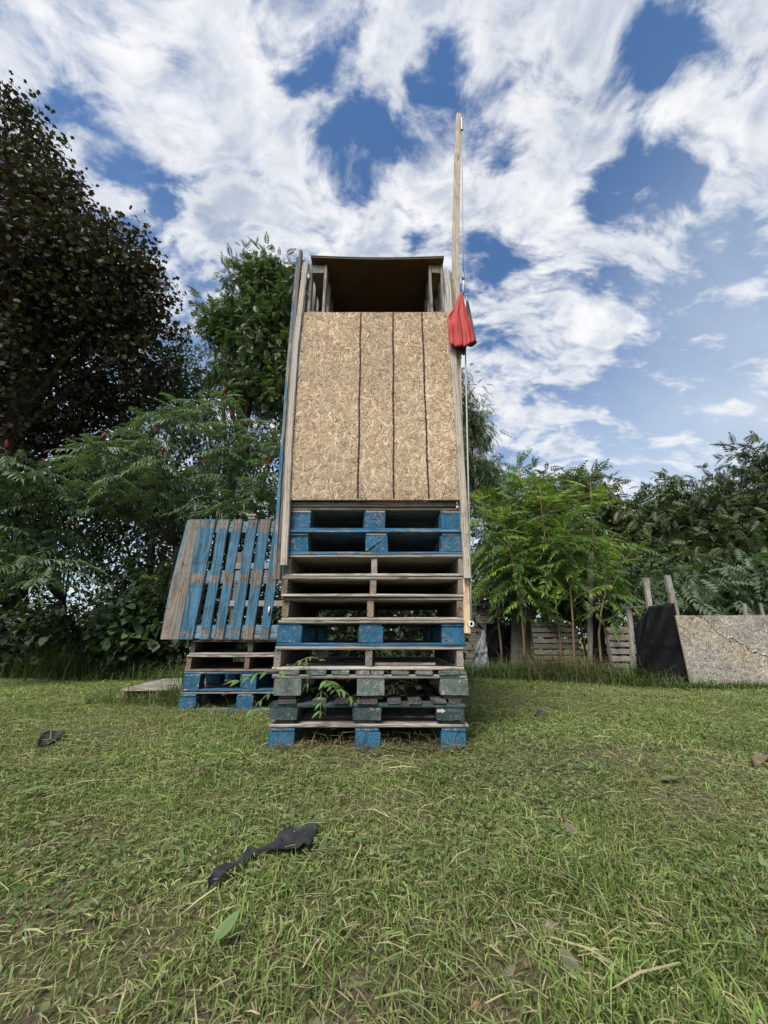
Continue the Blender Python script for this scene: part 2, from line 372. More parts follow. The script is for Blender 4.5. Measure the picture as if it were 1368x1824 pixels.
# ------------------------------------------------------------------ ground sheet
def ground_h(x, y):
    d = np.hypot(x, y)
    fade = np.clip((16 - d) / 10, 0, 1)
    h = (fbm(x * 1.1, y * 1.1, 3, 3) - .5) * .05 + (fbm(x * 5, y * 5, 9, 3) - .5) * .022
    # level under the stacks
    flat = np.exp(-(np.clip(np.abs(x + .1) - .75, 0, 9) ** 2 + np.clip(np.abs(y - 3.15) - .6, 0, 9) ** 2) / .08)
    flat = np.maximum(flat, np.exp(-(np.clip(np.abs(x + 1.3) - .75, 0, 9) ** 2 + np.clip(np.abs(y - 4.5) - .65, 0, 9) ** 2) / .08))
    return h * fade * (1 - flat)
def axis(lo, hi, fine_lo, fine_hi, step, coarse):
    a = list(np.arange(fine_lo, fine_hi, step)); e = fine_hi; s = step
    while e < hi: a.append(e); s *= 1.22; e += s
    a.append(hi); e = fine_lo; s = step
    while e > lo: s *= 1.22; e -= s; a.insert(0, max(e, lo))
    return np.unique(np.array(a))
gx = axis(-400, 400, -6, 6, .06, 0); gy = axis(-400, 600, .2, 8, .06, 0)
GX, GY = np.meshgrid(gx, gy); GZ = ground_h(GX, GY)
nx, ny = len(gx), len(gy)
idx = np.arange(nx * ny).reshape(ny, nx)
q = np.stack([idx[:-1, :-1], idx[:-1, 1:], idx[1:, 1:], idx[1:, :-1]], -1).reshape(-1, 4)
tri = np.concatenate([q[:, [0, 1, 2]], q[:, [0, 2, 3]]])
ground = link('ground', npmesh('ground', np.stack([GX.ravel(), GY.ravel(), GZ.ravel()], 1), tri, None, True), None, M['lawn_soil'])
tag(ground, kind='structure')

# ------------------------------------------------------------------ timber pieces
_cache = {}
def board_mesh(L, Wd, T, mat, var=0, rough=1.0, end=0.0):
    """sawn piece: length X, width Y, thickness Z, eased edges, a little warped; 44 triangles"""
    key = (round(L, 3), round(Wd, 3), round(T, 3), mat.name, var, rough, end)
    if key in _cache: return _cache[key]
    r = random.Random(hash(key[:3]) % 1000 + var * 17)
    c = min(.004, T * .22, Wd * .22); hy, hz = Wd / 2, T / 2
    sec = [(-hy + c, -hz), (hy - c, -hz), (hy, -hz + c), (hy, hz - c), (hy - c, hz), (-hy + c, hz), (-hy, hz - c), (-hy, -hz + c)]
    V = []; k = min(.003, T * .12) * rough
    for i, x in enumerate((-L / 2, r.uniform(-.15, .15) * L, L / 2)):
        oy, oz = (0, 0) if i != 1 else (r.uniform(-k, k) * 1.3, r.uniform(-k, k))
        for (y, z) in sec:
            V.append((x + r.uniform(-k, k) * (i != 1) + (r.uniform(-1, 1) * end if i != 1 else 0), y + oy + r.uniform(-k, k) * .6, z + oz + r.uniform(-k, k) * .5))
    F = []
    for i in range(2):
        for j in range(8):
            a0 = i * 8 + j; a1 = i * 8 + (j + 1) % 8
            F.append((a0, a1, a1 + 8, a0 + 8))
    F.append(tuple(range(7, -1, -1))); F.append(tuple(range(16, 24)))
    me = pymesh('timber', V, F); me.materials.append(mat); _cache[key] = me
    return me
def board(name, parent, center, L, Wd, T, ld, td, mat, rough=1.0, var=None, end=0.0):
    ld = Vector(ld).normalized(); td = Vector(td).normalized(); wd = td.cross(ld).normalized(); td = ld.cross(wd)
    o = link(name, board_mesh(L, Wd, T, mat, random.randrange(4) if var is None else var, rough, end), parent)
    mx = Matrix((ld, wd, td)).transposed().to_4x4(); mx.translation = Vector(center)
    o.matrix_local = mx
    return o
X_, Y_, Z_ = Vector((1, 0, 0)), Vector((0, 1, 0)), Vector((0, 0, 1))
def jit(a): return random.uniform(-a, a)

def block_pallet(root, w, d, h, mats, cols=None, blockw=.15, ndeck=11, deckdir='X', noblock=()):
    """9-block pallet in the root's own frame: x -w/2..w/2, front at y = 0, z 0..h. mats: deck, block, runner, bottom"""
    dk, bl, rn, bt = mats
    tb, td, tr = .020, .020, .017
    zb0 = tb; zb1 = h - td - tr
    cols = cols or (-w / 2 + blockw / 2, 0, w / 2 - blockw / 2)
    parts = []
    for j, y in enumerate((.055, d / 2, d - .055)):
        board('bottom_board', root, (jit(.004), y, tb / 2), w, .10, tb, X_, Z_, bt)
        for i, x in enumerate(cols):
            if (i, j) in noblock: continue
            parts.append(board('block', root, (x + jit(.004), y + jit(.006) + (.012 if j == 0 else 0), (zb0 + zb1) / 2), .115, blockw + jit(.006), zb1 - zb0 - .001, Y_, Z_, bl, 2.2))
    for x in cols:
        board('runner_board', root, (x + jit(.004), d / 2 + .004, zb1 + tr / 2), d - .01, blockw - .01, tr - .001, Y_, Z_, rn)
    n = ndeck
    for k in range(n):
        y = .05 + (d - .10) * k / (n - 1)
        board('deck_board', root, (jit(.005), y + jit(.006), h - td / 2), w + jit(.012), .098 + jit(.008), td - .001, X_, Z_, dk)
    return parts
def stringer_pallet(root, w, d, h, mats, cols=None, sw=.042, ndeck=11, nbot=7):
    dk, st, bt = mats
    tb = td = .019
    cols = cols or (-w / 2 + sw / 2 + .004, 0, w / 2 - sw / 2 - .004)
    for x in cols:
        board('stringer', root, (x, d / 2 + .003, h / 2), d - .012, h - tb - td - .001, sw, Y_, X_, st)
    for k in range(nbot):
        y = .05 + (d - .10) * k / (nbot - 1)
        board('bottom_board', root, (jit(.005), y, tb / 2), w + jit(.01), .09 + jit(.012), tb - .001, X_, Z_, bt)
    for k in range(ndeck):
        y = .05 + (d - .10) * k / (ndeck - 1)
        board('deck_board', root, (jit(.005), y + jit(.008), h - td / 2), w + jit(.016), .100 + jit(.008), td - .001, X_, Z_, dk)

def zt(py, Y=2.65): return W(684, py, Y).z
TY, TD = 2.65, 1.2
G_T = 'pallets stacked under the tower'
def tower_pallet(label, px0, px1, ptop, pbot, yaw=0.0, dy=0.0, zb=None, ztop=None):
    z0 = zt(pbot) if zb is None else zb; z1 = zt(ptop) if ztop is None else ztop
    pm = (ptop + pbot) / 2
    x0, x1 = W(px0, pm, TY).x, W(px1, pm, TY).x
    o = empty('pallet', ((x0 + x1) / 2, TY + dy + random.uniform(-.012, .014), z0), R(yaw * 1.6)); tag(o, label, 'pallet', G_T)
    return o, x1 - x0, z1 - z0
lv = [0.0, .137, .275, .443, .588, .752, .903, 1.041, 1.193, 1.370, 1.546]   # levels between the pallets
def lvl(i): return dict(zb=lv[i] + .0008, ztop=lv[i + 1] - .0008)

def colpx(root, pairs, py):      # centres of blocks from their picture edges, in the root's frame
    return [(W(a, py, TY).x + W(b, py, TY).x) / 2 - root.location.x for a, b in pairs]

# 0: bottom, blue blocks standing in the grass
o, pw, ph = tower_pallet('blue block pallet at the very bottom of the tower stack, cracked blocks in the grass', 478, 833, 1291, 1340, **lvl(0))
c0 = colpx(o, ((480, 522), (631, 677), (786, 832)), 1318)
o.location.z -= .034
BL = wood_mat('blue_crackle', (.06, .05, .045), (.17, .15, .13), paint=(.020, .100, .180), paint2=(.035, .138, .235), cover=.46)
block_pallet(o, pw, TD, ph + .034, (M['grey_wood'], BL, M['blue_worn'], M['blue_worn']), c0, .155)
# 1: dark green
o, pw, ph = tower_pallet('dark green block pallet with an arrow print, second from the ground under the tower', 478, 829, 1245, 1298, yaw=-.4, **lvl(1))
c1 = colpx(o, ((478, 530), (627, 680), (775, 829)), 1275)
def green_pallet(root, w, d, h, cols, mats, slats):
    """deck slats run front to back, so their ends show; cross boards under them, blocks, foot boards under the blocks"""
    sl, cr, bl, ft = mats
    tf, tc, ts = .022, .024, .024
    zb0, zb1 = tf, h - tc - ts; blocks = []
    for x in cols:
        board('foot_board', root, (x + jit(.01), d / 2 + .012, tf / 2), d - .02, .125 + jit(.02), tf - .002, Y_, Z_, ft)
    for j, y in enumerate((.065, d / 2, d - .065)):
        for x in cols:
            blocks.append(board('block', root, (x + jit(.003), y, (zb0 + zb1) / 2), .125, .172 + jit(.006), zb1 - zb0 - .001, Y_, Z_, bl, 1.0))
        board('cross_board', root, (0, y, zb1 + tc / 2), w, .115, tc - .001, X_, Z_, cr)
    for (x, ww) in slats:
        board('deck_slat', root, (x, d / 2 + jit(.008), h - ts / 2), d, ww, ts - .001, Y_, Z_, sl, 1.2)
    return blocks
sl1 = [(-.50, .12), (-.30, .09), (-.16, .09), (.0, .13), (.17, .085), (.30, .085), (.45, .09), (.55, .08)]
gb1 = green_pallet(o, pw, TD, ph, c1, (M['black_wood'], M['green_wood'], M['green_wood'], M['black_wood']), sl1)
G1 = o
# 2: pale grey-green
o, pw, ph = tower_pallet('pale grey-green block pallet with slat ends showing, third from the ground under the tower', 484, 833, 1193, 1247, yaw=.3, **lvl(2))
c2 = colpx(o, ((485, 540), (636, 684), (785, 833)), 1220)
sl2 = [(W((a + b) / 2, 1197, TY).x - o.location.x, W(b, 1197, TY).x - W(a, 1197, TY).x) for a, b in ((498, 533), (549, 581), (591, 622), (633, 658), (660, 684), (697, 728), (740, 771), (782, 818), (819, 831))]
green_pallet(o, pw, TD, ph, c2, (M['green_pale'], M['grey_wood'], M['green_pale'], M['black_wood']), sl2)
G2 = o
# 3: raw stringer pallet
o, pw, ph = tower_pallet('pale raw-wood stringer pallet between the grey-green pallet and the blue one', 487, 826, 1152, 1194, **lvl(3))
stringer_pallet(o, pw, TD, ph, (M['pale_wood'], M['grey_wood'], M['pale_wood']), colpx(o, ((487, 498), (651, 662), (815, 826)), 1175), ndeck=8, nbot=4)
board('loose_strip', o, (.24, .10, .031), .40, .05, .018, X_, Z_, M['pale_wood'])
# 4: blue
o, pw, ph = tower_pallet('bright blue block pallet under the three raw-wood pallets, splintered front board', 493, 828, 1104, 1152, yaw=-.3, **lvl(4))
b4 = block_pallet(o, pw, TD, ph, (M['grey_wood'], M['blue_wood'], M['blue_wood'], M['blue_wood']), colpx(o, ((493, 536), (640, 682), (785, 828)), 1126), .158)
# 5, 6, 7 raw stringer pallets
names = ['brown-ended raw-wood stringer pallet resting directly on the blue one mid-stack', 'thin raw-wood stringer pallet, middle of the three raw ones mid-stack', 'grey raw-wood stringer pallet directly under the two upper blue pallets']
spec = [((500, 827, 1063, 1104), ((500, 513), (652, 667), (815, 827)), 5, M['brown_wood'], -.5), ((501, 828, 1027, 1063), ((501, 513), (660, 669), (816, 828)), 6, M['brown_wood'], .4), ((506, 828, 988, 1027), ((506, 517), (662, 671), (818, 828)), 7, M['grey_wood'], -.2)]
for nm, (bx4, cp, li, sm, yw) in zip(names, spec):
    o, pw, ph = tower_pallet(nm, *bx4, yaw=yw, **lvl(li))
    stringer_pallet(o, pw, TD, ph, (M['pale_wood'] if li == 7 else M['grey_wood'], sm, M['pale_wood']), colpx(o, cp, (bx4[2] + bx4[3]) / 2))
# 8, 9 upper blue
o, pw, ph = tower_pallet('lower of the two upper blue block pallets below the strand board', 510, 825, 943, 988, **lvl(8))
block_pallet(o, pw, TD, ph, (M['blue_worn'], M['blue_wood'], M['grey_wood'], M['blue_worn']), colpx(o, ((511, 550), (651, 690), (786, 825)), 966), .155)
o, pw, ph = tower_pallet('topmost blue block pallet right below the strand board, scuffed front board', 513, 823, 903, 944, yaw=.2, **lvl(9))
b9 = block_pallet(o, pw, TD, ph, (M['grey_wood'], M['blue_wood'], M['grey_wood'], M['blue_wood']), colpx(o, ((514, 554), (649, 688), (783, 823)), 924), .152)

# stamped print on three blocks
def text_mesh(s, size, mat):
    cu = bpy.data.curves.new('print', 'FONT'); cu.body = s; cu.size = size; cu.align_x = 'CENTER'; cu.align_y = 'CENTER'; cu.extrude = .0004
    ob = bpy.data.objects.new('print', cu); COL.objects.link(ob)
    bpy.context.view_layer.update()
    me = bpy.data.meshes.new_from_object(ob.evaluated_get(bpy.context.evaluated_depsgraph_get()))
    bpy.data.objects.remove(ob); me.materials.clear(); me.materials.append(mat); return me
def stamp(block, s, size, dx, dz, mat):
    # block local X points front to back (its end face at -L/2 faces the camera), local Y = -world X
    o = link('stamp', text_mesh(s, size, mat), block)
    mx = Matrix((Vector((0, -1, 0)), Vector((0, 0, 1)), Vector((-1, 0, 0)))).transposed().to_4x4()
    mx.translation = Vector((-min(v.co.x for v in block.data.vertices) * -1 - .0022, -dx, dz)); o.matrix_local = mx
    return o
stamp(gb1[2], 'INDU', .030, .022, .020, M['print_pale'])
stamp(gb1[2], 'J  B.S', .034, .030, -.018, M['print_pale'])
ar = pymesh('arrow', [(-.03, -.008, .0006), (0, -.008, .0006), (0, -.014, .0006), (.022, 0, .0006), (0, .014, .0006), (0, .008, .0006), (-.03, .008, .0006),
                      (-.03, -.008, 0), (0, -.008, 0), (0, -.014, 0), (.022, 0, 0), (0, .014, 0), (0, .008, 0), (-.03, .008, 0)],
            [(0, 1, 2, 3, 4, 5, 6)] + [(i + 7, (i + 1) % 7 + 7, (i + 1) % 7, i) for i in range(7)])
ao = link('arrow_print', ar, gb1[2], M['print_arrow'])
mx = Matrix((Vector((0, -1, 0)), Vector((0, 0, 1)), Vector((-1, 0, 0)))).transposed().to_4x4(); mx.translation = Vector((min(v.co.x for v in gb1[2].data.vertices) - .0018, .052, .020)); ao.matrix_local = mx
for bb in (b9[1],): stamp(bb, 'DIC', .024, 0, .016, M['print_dark']); stamp(bb, 'JPC', .024, 0, -.012, M['print_dark'])

# ------------------------------------------------------------------ strand board
def strand_sheet(name, w, h, n, parent, tones, size=(.03, .10), wid=(.003, .016), seed=1, relief=.0012, stain=None, vert=.0):
    """n overlapping wood strands lying on the XZ plane facing -Y, one tone each, every strand at its own height"""
    r = np.random.default_rng(seed)
    cx = r.uniform(-w / 2, w / 2, n); cz = r.uniform(0, h, n)
    L = r.uniform(size[0], size[1], n) * r.uniform(.5, 1, n); B = r.uniform(wid[0], wid[1], n) * r.uniform(.5, 1, n)
    an = r.uniform(0, math.pi, n)
    an = np.where(r.random(n) < vert, math.pi / 2 + r.normal(0, .45, n), an)
    k = 6
    us = np.array([-.5, .15, .5, .42, -.1, -.46]); vs_ = np.array([-.35, -.5, -.2, .4, .5, .3])
    U = us[None] * (1 + r.uniform(-.12, .12, (n, k))) * L[:, None]; V = vs_[None] * (1 + r.uniform(-.35, .35, (n, k))) * B[:, None]
    x = cx[:, None] + U * np.cos(an)[:, None] - V * np.sin(an)[:, None]; z = cz[:, None] + U * np.sin(an)[:, None] + V * np.cos(an)[:, None]
    x = np.clip(x, -w / 2, w / 2); z = np.clip(z, 0, h)
    y = -(.0002 + relief * (r.permutation(n) / n)[:, None]) + np.zeros((n, k)) 
    y = y + r.uniform(-.0002, .0002, (n, 1)) * us[None]
    tone = np.array(tones)[r.choice(len(tones), n, p=np.array([1.0 / len(tones)] * len(tones)))] * r.uniform(.62, 1.28, (n, 1))
    if stain is not None: tone = tone * stain(cx, cz)[:, None] if stain(cx, cz).ndim == 1 else tone * stain(cx, cz)
    verts = np.stack([x, y, z], -1).reshape(-1, 3); b = np.arange(n)[:, None] * k
    tr = np.concatenate([b + np.array([[0, 1, i]]) * 0 + np.array([[0, i, i + 1]]) for i in range(1, k - 1)])
    # darker rim vertices give each strand its edge
    cols = np.repeat(tone, k, 0) * np.tile(np.array([.62, 1.06, .7, 1.1, 1.0, .64]), n)[:, None]
    o = link(name, npmesh(name, verts, tr, np.clip(cols, 0, .9)), parent, M['strand']); o['kind'] = 'stuff'
    return o
OX0, OX1, OZ0, OZ1 = -.695, .553, 1.590, 3.297
osb = empty('strand_board', ((OX0 + OX1) / 2, TY - .022, OZ0))
tag(osb, 'tan oriented strand board sheet with three dark vertical lines on the tower front', 'board')
ow, oh = OX1 - OX0, OZ1 - OZ0
def slab(name, w, d, h, parent, mat, loc=(0, 0, 0)):
    me = pymesh(name, [(sx * w / 2, sy, sz) for sz in (0, h) for sy in (0, d) for sx in (-1, 1)],
                [(0, 1, 3, 2), (4, 6, 7, 5), (0, 4, 5, 1), (2, 3, 7, 6), (0, 2, 6, 4), (1, 5, 7, 3)])
    o = link(name, me, parent, mat); o.location = loc; return o
slab('panel', ow, .016, oh, osb, M['strand_core'])
OT = [(.60, .445, .285), (.66, .50, .33), (.72, .57, .395), (.56, .41, .26), (.63, .485, .325), (.50, .35, .21), (.69, .55, .40)]
OT2 = [(.74, .60, .42), (.24, .155, .085), (.70, .55, .37), (.30, .20, .11), (.20, .13, .07), (.66, .52, .36)]
def osb_stain(x, z):
    s = .93 + .26 * (fbm(x * 2.6 + 5, z * 1.7 + 2, 4, 3) - .5) * 2 - .10 * np.clip(fbm(x * 9 + 1, z * .8, 8, 2) - .55, 0, 1) * 3
    s = np.stack([s, s * (1 - .015 * (z / 1.7)), s * (1 - .05 * z / 1.7 + .03)], -1)
    edge = np.minimum(np.minimum(x + ow / 2, ow / 2 - x), np.minimum(z, oh - z))
    return s * (1 - .18 * np.exp(-edge / .02))[:, None]
strand_sheet('strand_layer', ow, oh, 9500, osb, OT, (.04, .12), (.0055, .018), 3, .0014, osb_stain, .25)
strand_sheet('strand_layer', ow, oh, 3600, osb, OT2, (.025, .085), (.0025, .0065), 4, .0019, osb_stain, .25)
# a few large reddish strands
strand_sheet('strand_layer', ow, oh, 60, osb, [(.42, .25, .12), (.66, .56, .42), (.36, .22, .12)], (.06, .13), (.008, .018), 5, .0018, None, .5)
for (xa, xb) in ((643, 638), (700, 701), (751, 763)):
    xt, xbm = W(xa, 560, TY).x - osb.location.x, W(xb, 888, TY).x - osb.location.x
    Vv, Fv = [], []; nseg = 150
    for i in range(nseg + 1):
        f = i / nseg; z = .008 + (oh - .016) * (1 - f); xc = xt + (xbm - xt) * f + .0022 * math.sin(f * 17 + xa) + jit(.0016); wd = .0052 + abs(random.gauss(0, .0018))
        Vv += [(xc - wd, -.0030, z), (xc + wd + jit(.0012), -.0030, z)]
        if i: Fv.append((2 * i - 2, 2 * i - 1, 2 * i + 1, 2 * i))
    link('marker_line', pymesh('marker_line', Vv, Fv), osb, M['marker'])

scr = pymesh('screw', [(.006 * math.cos(i * 1.047), 0, .006 * math.sin(i * 1.047)) for i in range(6)] + [(.005 * math.cos(i * 1.047), -.0032, .005 * math.sin(i * 1.047)) for i in range(6)], [tuple(range(11, 5, -1))] + [(i, (i + 1) % 6, (i + 1) % 6 + 6, i + 6) for i in range(6)]); scr.materials.append(M['marker'])
for x in (-ow / 2 + .03, ow / 2 - .035):
    for k in range(6): o = link('screw', scr, osb); o.location = (x + jit(.012), -.0012, .08 + (oh - .15) * k / 5 + jit(.03))

# ------------------------------------------------------------------ upper cabin: side walls, roof, battens
def wall_pallet(label, xc, thick, z0, z1, y0, mats, inner=1):
    """a pallet standing on edge as a side wall; planks run front to back, frames upright"""
    dk, st = mats
    o = empty('wall_pallet', (xc, y0, z0)); tag(o, label, 'pallet', 'pallets standing on edge as the tower cabin walls')
    H = z1 - z0; D = 1.0
    for y in (.022, D / 2, D - .022):
        board('frame_upright', o, (0, y, H / 2), H - .002, .04, thick - .040, Z_, X_, st)
    n = max(4, int(H / .16))
    for s in (-1, 1):
        for k in range(n):
            z = .05 + (H - .10) * k / (n - 1)
            board('plank', o, (s * (thick / 2 - .010), D / 2 + jit(.004), z), D, .09, .018, Y_, X_, dk)
    return o
def side_wall(label, x0, x1, z0, z1, y0, mats, D=1.0):
    """upright-planked wall pallet: planks stand vertically, rails run front to back"""
    dk, st = mats; th = x1 - x0
    o = empty('wall_pallet', ((x0 + x1) / 2, y0, z0)); tag(o, label, 'pallet', 'pallets standing on edge as the tower cabin walls')
    H = z1 - z0
    for z in (.045, H / 2, H - .045):
        board('rail', o, (0, D / 2, z), D - .01, .088, th - .054, Y_, X_, st)
    for s in (-1, 1):
        n = 6
        for k in range(n):
            y = .04 + (D - .08) * k / (n - 1)
            board('plank', o, (s * (th / 2 - .0125), y, H / 2), H, .078, .024, Z_, X_, dk)
    return o
CY = TY + .002
RZ = 3.868
side_wall('upper left cabin wall pallet with pale front planks and daylight between its slats', -.672, -.516, 2.72, RZ - .006, CY, (M['grey_wood'], M['grey_wood']))
side_wall('lower left cabin wall pallet hidden behind the strand board', -.672, -.516, 1.592, 2.715, CY, (M['blue_worn'], M['grey_wood']))
side_wall('upper right cabin wall pallet with pale front planks under the roof', .404, .536, 2.72, RZ - .006, CY, (M['grey_wood'], M['brown_wood']))
side_wall('lower right cabin wall pallet hidden behind the strand board', .404, .536, 1.592, 2.715, CY, (M['brown_wood'], M['grey_wood']))
# sill beam in the dark slit under the strand board
sb = board('sill_board', None, ((OX0 + OX1) / 2 - .01, TY + .035, 1.568), 1.22, .05, .036, X_, Z_, M['brown_wood']); tag(sb, 'dark brown sill board in the slit under the strand board', 'board')
# blue board seen at the left in the cabin mouth
cb = board('cross_board', None, (-.594, TY - .0005 + .018, 3.315), .10, .03, .03, X_, Z_, M['blue_wood'])
bpy.data.objects.remove(cb)
# cabin back wall of dark plywood
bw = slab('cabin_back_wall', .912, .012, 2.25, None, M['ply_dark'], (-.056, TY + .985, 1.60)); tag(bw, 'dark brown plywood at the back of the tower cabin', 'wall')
# roof sheet: sagging plywood with a green felt top
def sheet(name, x0, x1, y0, y1, zf, th, mat, parent, nx_=14, ny_=8):
    V = []; F = []
    for s in (0, 1):
        for j in range(ny_ + 1):
            for i in range(nx_ + 1):
                x = x0 + (x1 - x0) * i / nx_; y = y0 + (y1 - y0) * j / ny_
                V.append((x, y, zf(i / nx_, j / ny_) + s * th))
    n1_ = (nx_ + 1); off = n1_ * (ny_ + 1)
    for j in range(ny_):
        for i in range(nx_):
            a = j * n1_ + i
            F.append((a, a + n1_, a + n1_ + 1, a + 1)); F.append((a + off, a + off + 1, a + off + n1_ + 1, a + off + n1_))
    rim = [i for i in range(nx_ + 1)] + [j * n1_ + nx_ for j in range(1, ny_ + 1)] + [ny_ * n1_ + i for i in range(nx_ - 1, -1, -1)] + [j * n1_ for j in range(ny_ - 1, 0, -1)]
    for a, b in zip(rim, rim[1:] + rim[:1]): F.append((a, b, b + off, a + off))
    return link(name, pymesh(name, V, F, False), parent, mat)
roof = empty('cabin_roof', (-.06, TY, RZ)); tag(roof, 'sagging dark plywood roof sheet with a green edge on top of the tower', 'roof')
sag = lambda u, v: .012 - .034 * math.sin(math.pi * min(1, u * 1.05)) * (1 - .3 * v) * .9 - .02 * u + .022 * (u > .97) * 0 + .018 * max(0, u - .8) * 4
rz = lambda u, v: .006 + .022 * (1 - u) + .015 * u - .026 * math.sin(math.pi * u) * .8
sheet('plywood_sheet', -.60, .60, -.045, 1.10, rz, .014, M['ply_dark'], roof)
sheet('felt_cover', -.602, .602, -.049, 1.104, lambda u, v: rz(u, v) + .0145, .007, M['green_felt'], roof)

def stick(name, pts, w, d, mat, parent=None, yaw=0.0):
    """a bent timber through the points (bottom to top), w across, d deep; grain runs along it"""
    base = Vector(pts[0]); L = sum((Vector(b) - Vector(a)).length for a, b in zip(pts, pts[1:]))
    V = []; F = []; n = len(pts); acc = 0; c = .004
    ch = [(-w / 2 + c, -d / 2), (w / 2 - c, -d / 2), (w / 2, -d / 2 + c), (w / 2, d / 2 - c), (w / 2 - c, d / 2), (-w / 2 + c, d / 2), (-w / 2, d / 2 - c), (-w / 2, -d / 2 + c)]
    cy, sy = math.cos(yaw), math.sin(yaw)
    for i, p in enumerate(pts):
        p = Vector(p) - base
        for (a, b) in ch:
            # object X runs up the stick so that the grain follows it
            V.append((p.z + jit(.002), -(p.x + a * cy - b * sy), p.y + a * sy + b * cy))
    for i in range(n - 1):
        for j in range(8):
            a0 = i * 8 + j; a1 = i * 8 + (j + 1) % 8; F.append((a0, a1, a1 + 8, a0 + 8))
    F.append(tuple(range(7, -1, -1))); F.append(tuple(range((n - 1) * 8, n * 8)))
    o = link(name, pymesh(name, V, F), parent, mat)
    mx = Matrix((Vector((0, 0, 1)), Vector((-1, 0, 0)), Vector((0, 1, 0)))).transposed().to_4x4()
    mx.translation = base; o.matrix_local = mx
    return o
FY = TY - .030
def pxstick(name, pts, w, d, mat, Y, label, cat, group=None, yaw=0):
    o = stick(name, [W(x, y, Y) for x, y in pts], w, d, mat, None, yaw); return tag(o, label, cat, group)
GB = 'upright battens on the tower front'
pxstick('batten', [(506, 1007), (510, 930), (515, 800), (527, 620), (545, 470)], .046, .036, M['batten_wood'], FY, 'pale upright batten along the left edge of the strand board', 'batten', GB)
pxstick('batten', [(832.5, 1030), (826, 900), (818, 780), (806, 617), (796, 485)], .050, .036, M['batten_wood'], FY + .0, 'pale upright batten along the right edge of the strand board', 'batten', GB)
pxstick('batten', [(803, 497), (813, 640)][::-1], .022, .06, M['grey_wood'], FY + .045, 'short grey batten tucked behind the upper end of the right-hand batten', 'batten', GB)
sp = empty('side_panel', (-.775, TY, 1.05)); tag(sp, 'tall blue side panel with a brown edge along the left flank of the tower', 'panel')
def rel(pts, Y, o): return [W(x, y, Y) - o.location for x, y in pts]
stick('brown_edge', rel([(497.5, 1033), (501, 960), (506, 880), (512, 780), (522, 620), (530, 520), (536.5, 449)], FY + .012, sp), .024, .05, M['brown_wood'], sp)
stick('blue_face', rel([(491, 1033), (494, 960), (498.5, 880), (505, 780), (517, 620), (525, 530), (531.5, 462)], FY + .03, sp), .026, .05, M['blue_worn'], sp)
for k, z in enumerate((.25, .95, 1.65, 2.35)): board('cross_board', sp, (.028 - z * .004, .55, z), 1.0, .14, .02, Y_, X_, M['blue_worn'])
for k in range(5): board('upright_board', sp, (.004 - .004, .16 + .2 * k, 1.40), 2.75, .13, .02, Z_, X_, M['blue_worn'])

# ------------------------------------------------------------------ flag pole, line, flag
PY = TY - .035
pole = stick('flag_pole', [W(831.5, 1128, PY), W(826, 1000, PY), W(822, 880, PY), W(818, 760, PY), W(814.5, 600, PY), W(812, 470, PY), W(812.3, 380, PY), W(814.5, 290, PY), W(817.5, 205, PY)], .058, .034, M['fresh_wood'], None, R(8))
bpy.data.objects.remove(pole)
PYB = TY - .012 + .03
pole = empty('flag_pole', W(831.5, 1128, PYB)); tag(pole, 'tall pale bowed timber flag pole rising above the tower roof', 'pole')
stick('lower_timber', [W(832.0, 1128, PYB) - pole.location, W(828.5, 1000, PYB) - pole.location, W(823.5, 880, PYB) - pole.location, W(819, 760, PYB) - pole.location, W(815, 615, PYB) - pole.location], .043, .034, M['fresh_wood'], pole)
stick('upper_timber', [W(815, 640, PYB) - pole.location, W(812.5, 540, PYB) - pole.location, W(811.5, 450, PYB) - pole.location, W(812.5, 370, PYB) - pole.location, W(814.5, 290, PYB) - pole.location, W(817.5, 205, PYB) - pole.location], .060, .036, wood_mat('pole_wood', (.22, .175, .135), (.43, .36, .29)), pole, R(12))
V, F = tubes([([W(822.5, 212, PYB - .03) - pole.location, W(822.8, 232, PYB - .03) - pole.location], [.014, .014])], 8)
link('pulley', pymesh('pulley', V, F), pole, M['steel'])
line = empty('flag_line', W(840, 1110, PYB - .03)); tag(line, 'thin pale hoisting line running down the flag pole with a ring at its end', 'rope')
def line_part(name, pts, rad, mat):
    V, F = tubes([([W(x, y, PYB - .03) - line.location for x, y in pts], [rad] * len(pts))], 6)
    return link(name, pymesh(name, V, F, True), line, mat)
line_part('cable', [(822.8, 228), (823.6, 330), (824.5, 430), (825, 489)], .0042, M['cable'])
line_part('cable_clamp', [(825, 487), (825, 500)], .013, M['steel'])
line_part('knot', [(825, 500), (826, 506), (825, 513), (825.5, 524)], .010, M['rope'])
line_part('rope', [(829, 560), (829.3, 640), (831.5, 740), (834.5, 880), (837.5, 1000), (839.5, 1106)], .0062, M['rope'])
bpy_t = []
for k in range(13):
    a = 2 * math.pi * k / 12; bpy_t.append(W(839.8, 1111.5, PYB - .03) - line.location + Vector((.014 * math.sin(a), 0, .016 * math.cos(a))))
V, F = tubes([(bpy_t, [.0045] * 13)], 6); link('ring', pymesh('ring', V, F, True), line, M['white_paint'])
hk = [W(827, 524, PYB - .03), W(830, 527, PYB - .03), W(832, 536, PYB - .03), W(832.5, 548, PYB - .03)]
V, F = tubes([([p - line.location for p in hk], [.006] * 4)], 6); link('snap_hook', pymesh('snap_hook', V, F, True), line, M['steel'])

